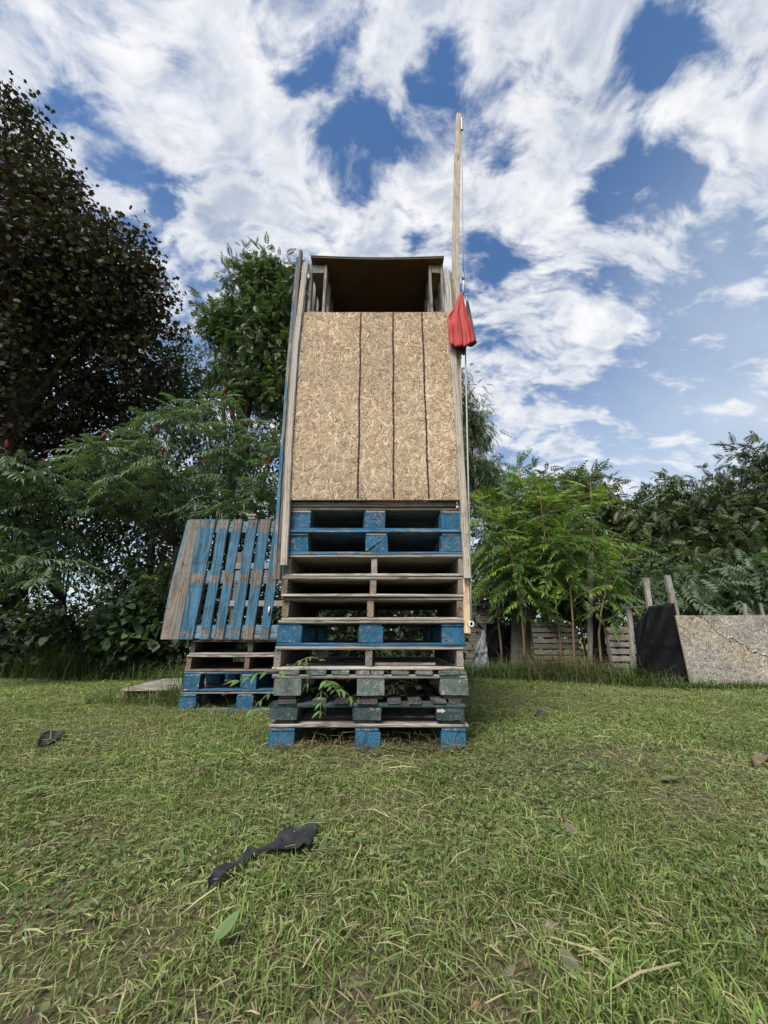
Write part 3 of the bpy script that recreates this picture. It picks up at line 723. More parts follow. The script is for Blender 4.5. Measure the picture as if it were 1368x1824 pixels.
flag = empty('flag', W(822, 620, TY - .06)); tag(flag, 'faded red vinyl flag hanging folded from the pole beside the strand board', 'flag')
def cloth(name, rows, Y, fold, mat, parent, nu=22, nv=26, th=.004):
    """rows: (py, left px, right px, lower sag at middle); cloth between, folds from fold(u, v) in metres"""
    V = []; F = []
    for s in (0, 1):
        for j in range(nv + 1):
            f = j / nv * (len(rows) - 1); i0 = min(int(f), len(rows) - 2); g = f - i0
            a, b = rows[i0], rows[i0 + 1]
            yl = a[0] + (b[0] - a[0]) * g; xl = a[1] + (b[1] - a[1]) * g; xr = a[2] + (b[2] - a[2]) * g; yr = a[3] + (b[3] - a[3]) * g; ym = a[4] + (b[4] - a[4]) * g
            for i in range(nu + 1):
                u = i / nu
                py = yl + (yr - yl) * u + ym * math.sin(math.pi * u)
                p = W(xl + (xr - xl) * u, py, Y)
                d = fold(u, j / nv)
                p = p + Vector((0, -d, 0)) + Vector((0, s * th, 0))
                V.append(p - parent.location)
    n_ = nu + 1; off = n_ * (nv + 1)
    for j in range(nv):
        for i in range(nu):
            a0 = j * n_ + i
            F.append((a0, a0 + n_, a0 + n_ + 1, a0 + 1)); F.append((a0 + off, a0 + 1 + off, a0 + n_ + 1 + off, a0 + n_ + off))
    rim = [i for i in range(nu + 1)] + [j * n_ + nu for j in range(1, nv + 1)] + [nv * n_ + i for i in range(nu - 1, -1, -1)] + [j * n_ for j in range(nv - 1, 0, -1)]
    for a0, b0 in zip(rim, rim[1:] + rim[:1]): F.append((a0, b0, b0 + off, a0 + off))
    return link(name, pymesh(name, V, F, True), parent, mat)
FOLD = [(0, 0), (.10, .018), (.22, .004), (.36, .030), (.44, .062), (.52, .022), (.66, .030), (.74, .040), (.82, .016), (1, -.025)]
def ff(u, v):
    """sharp folds running down from the top corner"""
    uu = u + .05 * math.sin(v * 4 + u * 3) * (1 - v)
    for (a0, d0), (a1, d1) in zip(FOLD, FOLD[1:]):
        if uu <= a1 or a1 == 1: f = max(0, min(1, (uu - a0) / (a1 - a0))); d = d0 + (d1 - d0) * f; break
    return d * .62 * v ** .8 + .006 * math.sin(v * 19 + u * 7) * v * (1 if u < .44 else .3) + .004 * math.sin(u * 40 + v * 9) * v * v
cloth('cloth', [(521, 819, 823.5, 521, 0), (536, 814, 826.5, 534, 0), (550, 807, 830, 548, 0), (563, 797.5, 834.5, 560, 0), (577, 797, 839, 573, 1), (594, 798.5, 844, 588, 4), (612, 799.5, 849, 603, 13)], TY - .09, ff, M['red_vinyl'], flag, 40, 34)
cloth('lining', [(536, 830, 834, 536, 0), (560, 830, 839, 560, 0), (590, 830, 845, 590, 0), (618, 826, 849, 612, 2)], TY - .055, lambda u, v: .012 * math.sin(u * 7), M['dark_cloth'], flag, 8, 10)
cloth('lining', [(608, 802, 830, 608, 0), (618, 805, 831, 618, 0), (632, 822, 828, 632, 0)], TY - .050, lambda u, v: .008 * math.sin(u * 7), M['dark_cloth'], flag, 8, 6)
for k in range(16):
    f = k / 15; p = W(815.5 - 3.5 * math.sin(f * 1.5) + 2 * f, 540 + 62 * f, TY - .09); d = ff(.40 - .05 * f, .2 + .62 * f)
    q0 = p + Vector((0, -d - .012, .006)); q1 = q0 + Vector((.001, 0, -.013))
    V, F = tubes([([q0 - flag.location, q1 - flag.location], [.0016, .0016])], 5); link('stitch', pymesh('stitch', V, F), flag, M['thread'])

# ------------------------------------------------------------------ left stack and the upright blue pallet
LY = 3.90; LD = 1.1
def left_pallet(label, px0, z0, z1, kind, mats, dx=0.0, yaw=0):
    x0 = W(px0, 1200, LY).x
    o = empty('pallet', (x0 + .60, LY, z0 + .0006), R(yaw)); tag(o, label, 'pallet', 'pallets in the low stack left of the tower')
    if kind == 'block': block_pallet(o, 1.2, LD, z1 - z0 - .0012, mats, None, .15)
    else: stringer_pallet(o, 1.2, LD, z1 - z0 - .0012, mats, (-.575, -.02, .575), .045)
    return o
BW, BO, GW, PW, BR = M['blue_wood'], M['blue_worn'], M['grey_wood'], M['pale_wood'], M['brown_wood']
left_pallet('blue block pallet at the bottom of the low left stack, feet in the grass', 326, -.01, .155, 'block', (GW, BW, BO, BO))
left_pallet('blue block pallet second from the ground in the low left stack', 329, .155, .325, 'block', (BO, BW, BO, BW), yaw=.4)
left_pallet('brown-stringer pallet third from the ground in the low left stack', 327, .325, .475, 'str', (GW, BR, BR), yaw=-.3)
left_pallet('dark stringer pallet right under the upright blue pallet', 331, .475, .612, 'str', (BR, M['black_wood'], GW))

up = empty('upright_pallet', (-1.50, LY - .02, .616), 0); up.rotation_euler = (R(-2.0), 0, 0)
tag(up, 'faded blue pallet standing upright on the low left stack, weathered wide boards', 'pallet')
def uw(px, py):       # picture point -> frame of the upright pallet (x, z)
    p = W(px, py, LY - .02) - up.location; return p.x, p.z
UH = 1.205; FACE_MX = []
def face_board(top, bot, mat, name='face_board', y=-.010, zb=0.0, zt_=UH, wob=0.0, T=.021):
    """front plank from its picture edges at top and bottom"""
    (a0, a1), (b0, b1) = top, bot
    pts = []
    n = 7
    Lh = zt_ - zb
    V = []; F = []
    for i in range(n):
        f = i / (n - 1); z = zb + Lh * f
        xl = b0 + (a0 - b0) * f; xr = b1 + (a1 - b1) * f
        xl += wob * math.sin(f * math.pi) * -1 + jit(.002); xr += jit(.003)
        c = .004; h = T / 2
        for (xx, yy) in ((xl + c, -h), (xr - c, -h), (xr, -h + c), (xr, h - c), (xr - c, h), (xl + c, h), (xl, h - c), (xl, -h + c)):
            V.append((z - (zb + Lh / 2), -(xx - (a0 + a1 + b0 + b1) / 4), yy))
    for i in range(n - 1):
        for j in range(8):
            p0 = i * 8 + j; p1 = i * 8 + (j + 1) % 8; F.append((p0, p1, p1 + 8, p0 + 8))
    F.append(tuple(range(7, -1, -1))); F.append(tuple(range((n - 1) * 8, n * 8)))
    o = link(name, pymesh('face_board', V, F), up, mat)
    mx = Matrix((Vector((0, 0, 1)), Vector((-1, 0, 0)), Vector((0, 1, 0)))).transposed().to_4x4()
    mx.translation = Vector(((a0 + a1 + b0 + b1) / 4, y, zb + Lh / 2)); o.matrix_local = mx; FACE_MX.append(mx)
    return o
def ux(px, py): return uw(px, py)[0]
TB = [(336, 353.5), (353.5, 382), (388, 406), (413, 430), (440, 458), (461.5, 481), (487, 506)]
BB = [(287, 320.5), (321, 345), (356, 373.5), (382, 399), (408.5, 427), (434, 451), (463.5, 479)]
up_nails = []
for k, ((a, b), (c, d)) in enumerate(zip(TB, BB)):
    o = face_board((ux(a, 930), ux(b, 930)), (ux(c, 1138), ux(d, 1138)), M['weather_face'] if k == 0 else M['blue_faded'], wob=.018 if k == 0 else 0, y=-.0105 - (.002 if k == 1 else 0))
    up_nails.append((o, FACE_MX[-1]))
face_board((ux(329, 930), ux(337, 930)), (ux(284.5, 1138), ux(290, 1138)), M['blue_rail'], 'side_board', y=.045, wob=.018, T=.085)
for (z, hh) in ((.07, .125), (.60, .135), (1.13, .125)):
    board('rail', up, (.10, .0125, z), 1.16, hh, .022, X_, Y_, M['blue_rail'])
for z in (.07, .60, 1.13):
    for x in (-.42, .06, .60):
        board('block', up, (x, .068, z), .13, .13, .088, X_, Y_, M['blue_wood'])
for x in (-.42, .60): board('back_board', up, (x, .124, .60), 1.2, .11, .02, Z_, Y_, M['blue_worn'])
# nail heads on the front planks
nv_ = [(.0045 * math.cos(i * math.pi / 3), -.0005, .0045 * math.sin(i * math.pi / 3)) for i in range(6)]
nm_ = pymesh('nail', nv_ + [(a * .9, -.002, c * .9) for a, b, c in nv_], [tuple(range(6, 12))[::-1]] + [(i, (i + 1) % 6, (i + 1) % 6 + 6, i + 6) for i in range(6)]); nm_.materials.append(flat_mat('rust', (.035, .022, .016), .8))
for k, ((a, b), (c, d)) in enumerate(zip(TB, BB)):
    for z in (.05, .10, .57, .64, 1.10, 1.16):
        f = z / UH
        xl = ux(c, 1138) + (ux(a, 930) - ux(c, 1138)) * f; xr = ux(d, 1138) + (ux(b, 930) - ux(d, 1138)) * f
        for g in (.3, .7):
            n_ = link('nail', nm_, up_nails[k][0]); n_.matrix_local = up_nails[k][1].inverted() @ Matrix.Translation((xl + (xr - xl) * g + jit(.006), -.0225 - (.002 if k == 1 else 0), z + jit(.012)))
# small white hook on the last plank
hx = uw(480.5, 1087)
V, F = tubes([([(hx[0], -.022, hx[1] + .028), (hx[0], -.040, hx[1] + .020), (hx[0] + .002, -.045, hx[1]), (hx[0], -.040, hx[1] - .026), (hx[0] - .003, -.026, hx[1] - .028)], [.0075] * 5)], 8)
link('hook', pymesh('hook', V, F, True), up, M['white_paint'])
# block on top
pb = empty('wood_block', tuple(W(448, 937, LY + .02))); pb.location.z = .616 + UH + .001; tag(pb, 'small pinkish block sitting on top of the upright blue pallet', 'block')
board('cap', pb, (0, 0, .043), .086, .07, .022, X_, Z_, M['pink_block'])
board('body', pb, (0, 0, .016), .068, .055, .031, X_, Z_, M['pink_block'])
# whitish rail frame standing behind, seen through the gaps
fr = empty('rail_frame', (-1.33, LY + .90, .616)); tag(fr, 'grey timber frame standing on the low stack behind the upright blue pallet', 'frame')
for z in (.40, .86): board('rail', fr, (0, 0, z), 1.1, .07, .02, X_, Y_, M['pale_wood'])
for x in (-.50, .28, .50): board('post', fr, (x, .031, .52), 1.04, .06, .04, Z_, Y_, M['brown_wood'])

# weathered pallet lying flat further left
fp = empty('flat_pallet', (-2.30, 4.26, 0), R(6)); tag(fp, 'weathered pale pallet lying flat in the grass left of the low stack', 'pallet')
for k in range(8):
    board('deck_board', fp, (jit(.01), .05 + k * .125, .125), (.72 if k else .66) + jit(.02), .105, .02, X_, Z_, GW)
for x in (-.32, 0, .32): board('stringer', fp, (x, .48, .055), .96, .105, .04, Y_, X_, BR)

# ------------------------------------------------------------------ junk fence on the right
def panel_cloth(name, corners, label, cat, mat, Y=None, crease=.02, seed=0, thick=.008, nu=20, nv=24, group=None):
    """hanging sheet with creases; corners TL, TR, BR, BL as (px, py, Y)"""
    r = random.Random(seed); C = [W(*c) for c in corners]; base = (C[2] + C[3]) / 2
    ph = [r.uniform(0, 6) for _ in range(8)]
    nrm = (C[1] - C[0]).cross(C[3] - C[0]).normalized()
    if nrm.y > 0: nrm = -nrm
    V = []; F = []
    for s in (0, 1):
        for j in range(nv + 1):
            for i in range(nu + 1):
                u, v = i / nu, j / nv
                p = (C[0] * (1 - u) + C[1] * u) * (1 - v) + (C[3] * (1 - u) + C[2] * u) * v
                d = crease * (math.sin(u * 5 + ph[0] + v * 2) * .5 + .35 * math.sin(v * 9 + u * 3 + ph[1]) + .25 * math.sin((u + v) * 14 + ph[2]) + .2 * math.sin((u * 1.6 - v) * 21 + ph[3]))
                d += crease * .8 * math.exp(-((v - .54 - .02 * math.sin(u * 5)) / .02) ** 2)
                V.append(p + nrm * (d - s * thick) - base)
    n_ = nu + 1; off = n_ * (nv + 1)
    for j in range(nv):
        for i in range(nu):
            a0 = j * n_ + i; F.append((a0, a0 + n_, a0 + n_ + 1, a0 + 1)); F.append((a0 + off, a0 + 1 + off, a0 + n_ + 1 + off, a0 + n_ + off))
    rim = [i for i in range(nu + 1)] + [j * n_ + nu for j in range(1, nv + 1)] + [nv * n_ + i for i in range(nu - 1, -1, -1)] + [j * n_ for j in range(nv - 1, 0, -1)]
    for a0, b0 in zip(rim, rim[1:] + rim[:1]): F.append((a0, b0, b0 + off, a0 + off))
    o = link(name, pymesh(name, V, F, True), None, mat); o.location = base
    return tag(o, label, cat, group)
# strand board wall
FB = empty('weathered_strand_board', (4.66, 5.47, 0), R(-3)); tag(FB, 'weathered grey-tan strand board with a jagged crack at the right end of the fence', 'board')
slab('panel', 1.26, .018, .91, FB, M['strand_core'])
FT = [(.45, .415, .355), (.51, .47, .41), (.39, .36, .315), (.33, .305, .27), (.53, .48, .405), (.58, .54, .475), (.24, .22, .195)]
def crack_z(x): return .80 - (x + .30) * .60 + .09 * np.exp(-((x + .3) / .1) ** 2) + .022 * np.sin(x * 19) + .012 * np.sin(x * 47)
def fb_stain(x, z):
    below = z < crack_z(x)
    warm = np.clip(1 - np.abs(z - crack_z(x) + .12) / .25, 0, 1) * below * np.clip(fbm(x * 4, z * 4, 2) * 2 - .4, 0, 1)
    s = (.85 + .5 * (fbm(x * 6, z * 6, 7) - .5))[:, None] * np.ones((1, 3))
    s = s * (1 + warm[:, None] * np.array([[.40, .20, -.08]]))
    return s * np.where(np.abs(z - crack_z(x)) < .012, .35, 1)[:, None]
strand_sheet('strand_layer', 1.26, .91, 9500, FB, FT, (.04, .11), (.006, .018), 21, .003, fb_stain, .0)
# lifted skin above the crack: a ragged second layer
Vv, Fv = [], []
nn = 90
for i in range(nn + 1):
    x = -.25 + .88 * i / nn; zc = float(crack_z(np.array([x]))[0]) + jit(.008)
    Vv += [(x, -.0042, zc + .016), (x, -.010 - abs(jit(.004)), zc), (x, -.004, zc - .004)]
    if i: a0 = 3 * (i - 1); Fv += [(a0, a0 + 1, a0 + 4, a0 + 3), (a0 + 1, a0 + 2, a0 + 5, a0 + 4)]
link('crack_edge', pymesh('crack_edge', Vv, Fv), FB, M['board_edge'])
hole = pymesh('knot_hole', [(.009 * math.cos(i), 0, .008 * math.sin(i)) for i in range(6)] + [(0, -.003, 0)], [((i + 1) % 6, i, 6) for i in range(6)]); hole.materials.append(M['marker'])
for k in range(46):
    o = link('knot_hole', hole, FB); o.location = (random.uniform(-.6, .6), -.0036, random.uniform(.12, .86)); s = random.uniform(.5, 1.1); o.scale = (s, 1, s)

GP = 'slanting posts along the fence'
def post(pts, w, d, mat, label, group=GP): return tag(stick('fence_post', [W(*p) for p in pts], w, d, mat), label, 'post', group)
post([(1214, 1170, 5.62), (1203, 1090, 5.62), (1188, 1025, 5.62)], .075, .05, GW, 'tall grey post slanting left above the black tarp, beside the strand board')
post([(1164, 1180, 5.75), (1158, 1085, 5.75), (1150, 1030, 5.75)], .065, .05, GW, 'grey post above the left corner of the black tarp')
post([(1128, 1190, 6.1), (1124, 1120, 6.1), (1119, 1080, 6.1)], .06, .05, GW, 'short grey post left of the black tarp, above the slatted pallet')
post([(1053, 1195, 6.5), (1052, 1100, 6.5), (1052, 985, 6.5)], .085, .06, GW, 'tall weathered post between the saplings and the black sheet')
post([(1078, 1180, 6.6), (1077, 1080, 6.6), (1076, 1000, 6.6)], .05, .04, GW, 'thin grey post behind the sapling leaves, tallest left of the black sheet')
post([(1329, 1100, 6.3), (1326, 1075, 6.3)], .04, .03, GW, 'stubby stick upright just behind the weathered strand board, left of two', None)
post([(1361, 1104, 6.3), (1354, 1074, 6.3)], .04, .03, GW, 'stubby stick upright just behind the weathered strand board, right of two', None)
rl = tag(stick('fence_rail', [W(1108, 1083, 6.15), W(1130, 1082, 6.0), W(1206, 1079, 5.68)], .03, .03, GW), 'thin grey rail running from post to post behind the black tarp', 'rail')
bpy.data.objects.remove(rl)
rail_p = [W(1108, 1083, 6.15), W(1206, 1079, 5.66)]
rl = board('fence_rail', None, (rail_p[0] + rail_p[1]) / 2, (rail_p[1] - rail_p[0]).length, .035, .03, rail_p[1] - rail_p[0], Y_, GW); tag(rl, 'thin grey rail running from post to post behind the black tarp', 'rail')
GTARP = 'black sheets on the fence'
panel_cloth('tarp', [(1155, 1080, 5.66), (1201, 1074, 5.56), (1228, 1221, 5.56), (1139, 1203, 5.66)], 'large black tarp hanging beside the weathered strand board', 'tarp', M['black_tarp'], seed=3, crease=.022, group=GTARP)
panel_cloth('tarp', [(1130, 1118, 5.69), (1156, 1082, 5.69), (1150, 1200, 5.69), (1138, 1200, 5.69)], 'narrow black tarp flap folded at the left of the large black tarp', 'tarp', M['black_tarp'], seed=5, crease=.015, group=GTARP)
panel_cloth('tarp', [(1056, 1070, 6.42), (1090, 1080, 6.4), (1098, 1207, 6.4), (1056, 1206, 6.42)], 'black sheet hanging between the tall post and the slatted pallet', 'tarp', M['black_tarp'], seed=8, crease=.02, group=GTARP)
panel_cloth('tarp', [(866, 1110, 7.6), (914, 1112, 7.6), (912, 1194, 7.6), (868, 1192, 7.6)], 'black sheet behind the saplings right of the tower', 'tarp', M['black_tarp'], seed=9, crease=.03, group=GTARP)
panel_cloth('grey_tarp', [(856, 1122, 7.3), (862, 1122, 7.3), (874, 1197, 7.1), (837, 1198, 7.1)], 'grey tarp hanging in a narrow cone just right of the tower', 'tarp', M['grey_tarp'], seed=11, crease=.05, nu=16)

def fence_pallet(label, x0p, x1p, ytop, ybot, Y, yaw, mats, nslat=7):
    a = W(x0p, ybot, Y); b = W(x1p, ybot, Y); wd = (b - a).length; h = W(x0p, ytop, Y).z - a.z
    o = empty('fence_pallet', ((a.x + b.x) / 2, Y, max(a.z, 0)), R(yaw)); tag(o, label, 'pallet', 'pallets standing in the fence')
    for k in range(nslat):
        board('slat', o, (jit(.01), -.011, .05 + (h - .10) * k / (nslat - 1)), wd, (h - .1) / (nslat - 1) * .72 + jit(.008), .02, X_, Y_, mats[0])
    for x in (-wd / 2 + .04, 0, wd / 2 - .04): board('upright', o, (x, .045, h / 2), h - .01, .08, .088, Z_, Y_, mats[1])
    for k in range(5): board('back_slat', o, (jit(.01), .101, .06 + (h - .12) * k / 4), wd, .09, .02, X_, Y_, mats[1])
    return o
fence_pallet('grey slatted pallet between the black sheet and the large black tarp', 1096, 1139, 1117, 1206, 6.15, -4, (GW, GW), 7)
fence_pallet('brown slatted pallet standing behind the thin sapling stems', 955, 1036, 1107, 1188, 7.0, -3, (M['plank_wood'], M['plank_wood']), 8)
# dark overhanging board above it
bd = panel_cloth('dark_panel', [(985, 1062, 6.98), (1046, 1065, 6.85), (1046, 1108, 6.85), (985, 1106, 6.98)], 'dark felt sheet above the brown slatted pallet behind the saplings', 'sheet', M['black_tarp'], seed=13, crease=.012, nu=8, nv=8, group=None)
gpst = tag(stick('fence_post', [W(928, 1190, 7.4), W(928, 1140, 7.4), W(929, 1085, 7.4)], .36, .06, M['plank_wood']), 'broad grey-brown board standing upright behind the saplings', 'post')
# plank shed wall at the far left of the fence
sh = empty('plank_wall', W(846, 1192, 8.4)); sh.location.z = 0; tag(sh, 'low pale plank wall with a dark rusty capping just right of the tower', 'wall')
for k in range(7): board('plank', sh, (-.2 + jit(.01), jit(.006), .09 + k * .172), 1.3, .16, .024, X_, Y_, M['plank_wood'])
for x in (-.75, .0, .36): board('post', sh, (x, .05, .62), 1.24, .07, .06, Z_, Y_, BR)
board('capping', sh, (-.15, -.02, 1.285), 1.5, .20, .05, Vector((1, 0, -.10)), Z_, BR)

# ------------------------------------------------------------------ vegetation
def rotmats(fwd, roll):
    """rotation matrices with local Y along fwd and local Z near up, rolled"""
    f = fwd / np.linalg.norm(fwd, axis=1, keepdims=True)
    up_ = np.tile(np.array([[0, 0, 1.0]]), (len(f), 1)); up_[np.abs(f[:, 2]) > .97] = (1, 0, 0)
    s = np.cross(f, up_); s /= np.linalg.norm(s, axis=1, keepdims=True); u = np.cross(s, f)
    c, d = np.cos(roll)[:, None], np.sin(roll)[:, None]
    s2 = s * c + u * d; u2 = u * c - s * d
    return np.stack([s2, f, u2], -1)
def instance(tv, tf, pos, rot, scale, cols, vcol=None):
    n, k = len(pos), len(tv)
    v = np.einsum('nij,kj->nki', rot, tv) * scale[:, None, None] + pos[:, None, :]
    t_ = (np.arange(n) * k)[:, None, None] + tf[None]
    c = np.repeat(cols, k, 0)
    if vcol is not None: c = c * np.tile(vcol, n)[:, None]
    return v.reshape(-1, 3), t_.reshape(-1, 3), c
def merge(parts):
    V, T, C = [], [], []; o = 0
    for v, t_, c in parts: V.append(v); T.append(t_ + o); C.append(c); o += len(v)
    return np.concatenate(V), np.concatenate(T), np.concatenate(C)
# leaf templates, Y along the leaf, unit length
def T(v): return np.array(v, float)
OVAL = (T([(0, 0, 0), (-.22, .38, .05), (.22, .38, .05), (0, .42, -.02), (0, 1, -.12)]), np.array([(0, 3, 1), (0, 2, 3), (1, 3, 4), (3, 2, 4)]))
HEART = (T([(0, .0, 0), (-.36, .12, .07), (.36, .12, .07), (-.40, .45, .05), (.40, .45, .05), (0, 1.0, -.14), (0, .45, -.03)]), np.array([(0, 6, 1), (0, 2, 6), (1, 6, 3), (2, 4, 6), (3, 6, 5), (6, 4, 5)]))
_ml = [(0, 0), (-.50, .08), (-.27, .36), (-.52, .64), (0, 1.0), (.52, .64), (.27, .36), (.50, .08)]
MAPLE = (T([(x, y, .16 * abs(x) - .22 * y * y) for x, y in _ml]), np.array([(0, 2, 1), (2, 4, 3), (0, 4, 2), (0, 6, 4), (4, 6, 5), (0, 7, 6)]))
def pinnate(npair, ll, lw, droop, terminal=True, fold=.25, detail=False, rach=.008, first=.18, sweep=.35, leafdroop=.35, seg=4, bend=0.0, rs=0):
    """compound leaf of unit length: curved rachis with paired leaflets"""
    V, F = [], []; rq = random.Random(rs)
    def rp(f): return np.array([bend * f * f, f * (1 - .12 * droop * f), -droop * f * f])
    for i in range(seg + 1):
        p = rp(i / seg); wd = rach * (1 - .6 * i / seg); V += [p + (-wd, 0, 0), p + (wd, 0, 0)]
        if i: b = 2 * i; F += [(b - 2, b - 1, b + 1), (b - 2, b + 1, b)]
    def leaflet(p, d, L, Wd):
        d = d / np.linalg.norm(d); s = np.cross(d, (0, 0, 1.0)); s /= np.linalg.norm(s)
        b = len(V)
        if detail:
            V.extend([p, p + d * L * .30 - s * Wd + (0, 0, .010), p + d * L * .30 + s * Wd + (0, 0, .010), p + d * L * .62 - s * Wd * .72 + (0, 0, -.10 * L), p + d * L * .62 + s * Wd * .72 + (0, 0, -.10 * L), p + d * L * .97 + (0, 0, -leafdroop * L), p + d * L * .45 + (0, 0, -.04 * L)])
            F.extend([(b, b + 6, b + 1), (b, b + 2, b + 6), (b + 1, b + 6, b + 3), (b + 6, b + 2, b + 4), (b + 3, b + 6, b + 5), (b + 6, b + 4, b + 5)])
        else:
            V.extend([p, p + d * L * .4 - s * Wd, p + d * L * .4 + s * Wd, p + d * L * .97 + (0, 0, -leafdroop * L)])
            F.extend([(b, b + 2, b + 1), (b + 1, b + 2, b + 3)])
    for i in range(npair):
        f = first + (1 - first) * (i + .3) / npair
        sz = math.sin(math.pi * (.22 + .68 * (i + .5) / npair)) ** .6
        for sgn in (-1, 1):
            if rs and rq.random() < .06: continue
            e = rq.uniform(-.22, .22) if rs else 0; e2 = rq.uniform(-.3, .3) if rs else 0
            leaflet(rp(f + sgn * .010 + e * .03), np.array([sgn, sweep + .35 * f + e, -fold + e2]), ll * sz * (1 + .1 * math.sin(i * 7.1 + sgn) + e * .5), lw * sz * (1 + e2 * .4))
    if terminal: leaflet(rp(1.0), np.array([0, 1, -.5]), ll * .8, lw * .9)
    return np.array(V), np.array(F)
SUMAC_T = [pinnate(11, .27, .032, .34, detail=True, bend=.10, rs=1), pinnate(10, .26, .034, .62, detail=True, fold=.50, bend=-.14, rs=2), pinnate(12, .25, .030, .46, detail=True, fold=.35, bend=.05, rs=3), pinnate(9, .28, .036, .75, detail=True, fold=.6, bend=.20, rs=4), pinnate(11, .25, .030, .20, detail=True, fold=.2, bend=-.08, rs=5)]
AIL_T = [pinnate(14, .20, .027, .42, detail=True, bend=.10, rs=11), pinnate(12, .21, .029, .22, detail=True, fold=.15, bend=-.12, rs=12), pinnate(13, .20, .027, .65, detail=True, fold=.45, bend=.16, rs=13), pinnate(11, .22, .030, .30, detail=True, fold=.3, bend=-.05, rs=14), pinnate(14, .19, .026, .55, detail=True, fold=.4, bend=-.18, rs=15)]
WALNUT = pinnate(5, .38, .092, .32, first=.1, seg=1)
FINE = pinnate(7, .26, .046, .6, first=.1, seg=1)

def dirs(n, up_bias=0.0, r=RNG):
    d = r.normal(size=(n, 3)); d[:, 2] += up_bias; return d / np.linalg.norm(d, axis=1, keepdims=True)
def tone_mix(tones, n, r=RNG, spread=.25):
    t_ = np.array(tones)[r.integers(0, len(tones), n)]
    return t_ * r.uniform(1 - spread, 1 + spread, (n, 1))

def limbs(base, tops, r0, bend=.3, seed=0):
    """trunk and limbs from base to cluster centres"""
    rr = random.Random(seed); P = []
    base = Vector(base); mean = sum((Vector(t_) for t_ in tops), Vector()) / len(tops)
    fork = base + (mean - base) * .42; fork.x = base.x + (mean.x - base.x) * .3; fork.y = base.y + (mean.y - base.y) * .3
    top = base + (mean - base) * .95
    P.append(([base - Vector((0, 0, .1)), base * .7 + fork * .3 + Vector((rr.uniform(-.08, .08), 0, 0)), fork, (fork + top) / 2 + Vector((rr.uniform(-.2, .2), rr.uniform(-.2, .2), 0)), top], [r0 * 1.15, r0 * .9, r0 * .75, r0 * .5, r0 * .2]))
    for t_ in tops:
        t_ = Vector(t_); f = rr.uniform(0.0, .8)
        s = fork + (top - fork) * f * .8
        if t_.z < s.z: s = base + (fork - base) * rr.uniform(.6, .98)
        mid = s * .5 + t_ * .5 + Vector((rr.uniform(-bend, bend), rr.uniform(-bend, bend), rr.uniform(0, bend)))
        P.append(([s, s * .6 + mid * .4, mid, t_], [r0 * .38, r0 * .30, r0 * .20, r0 * .06]))
    return P
def crown_tree(name, label, base, blobs, leaf, n_cl, per, size, spread, tones, mat, bark, r0, group=None, seed=1, shell=.55, droop=0.0, kind='leaf', face=.25):
    """blobs: (centre, radius[, zscale]); leaf sprays spread through the blobs"""
    r = np.random.default_rng(seed)
    root = empty(name, base); tag(root, label, 'tree', group)
    B = np.array([[*b[0], b[1]] for b in blobs]); wts = B[:, 3] ** 2.2; wts /= wts.sum()
    pick = r.choice(len(B), n_cl, p=wts)
    rad = (r.random(n_cl) ** shell)
    dv = dirs(n_cl, 0, r)
    cen = B[pick, :3] + dv * (B[pick, 3] * rad)[:, None]
    cen = cen[cen[:, 2] > .25]; n_cl = len(cen)
    bright = r.uniform(.72, 1.22, n_cl)
    off = np.clip(r.normal(size=(n_cl, per, 3)), -1.45, 1.45) * spread
    twig = dirs(n_cl, .1, r)
    off = off + twig[:, None, :] * r.uniform(-1.3, 1.3, (n_cl, per, 1)) * spread
    pos = (cen[:, None] + off).reshape(-1, 3); n = len(pos)
    out = (off / (np.linalg.norm(off, axis=2, keepdims=True) + 1e-6)).reshape(-1, 3)
    fwd = out * .8 + r.normal(size=(n, 3)) * .6; fwd[:, 2] -= droop
    rot = rotmats(fwd, r.normal(0, .7, n))
    cols = tone_mix(tones, n, r) * np.repeat(bright, per)[:, None]
    v, t_, c = instance(leaf[0], leaf[1], pos - np.array(base), rot, size * r.uniform(.65, 1.2, n), cols)
    cr = link('crown', npmesh('crown', v, t_, c), root, mat); cr['kind'] = 'stuff'
    tops = [Vector(b[0]) for b in blobs]
    ext = r.choice(n_cl, min(n_cl, max(8, len(blobs) * 5)), replace=False)
    P = limbs(base, tops, r0, .4, seed)
    for e in ext:      # side branches into the sprays
        j = int(np.argmin(np.linalg.norm(B[:, :3] - cen[e], axis=1))); s = Vector(B[j, :3]); t2 = Vector(cen[e])
        s = s + Vector((0, 0, -.35 * float(B[j, 3])))
        P.append(([s, (s + t2) / 2 + Vector((0, 0, .12)), t2], [r0 * .14, r0 * .09, r0 * .03]))
    V, F = tubes([([Vector(p) - Vector(base) for p in pts], rd) for pts, rd in P], 7)
    link('trunk', pymesh('trunk', V, F, True), root, bark)
    return root
def blob(px, py, Y, r): return (tuple(W(px, py, Y)), r)
CRIMSON = [(.032, .024, .018), (.042, .036, .022), (.050, .052, .027), (.028, .020, .018), (.066, .070, .034), (.046, .030, .021)]
WAL = [(.055, .088, .031), (.075, .115, .037), (.046, .070, .028), (.096, .13, .045)]
OLIVE = [(.072, .092, .032), (.056, .078, .030), (.094, .110, .040), (.064, .086, .038)]
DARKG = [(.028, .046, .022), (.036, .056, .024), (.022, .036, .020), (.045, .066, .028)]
MIDG = [(.068, .100, .048), (.086, .122, .060), (.056, .088, .044)]
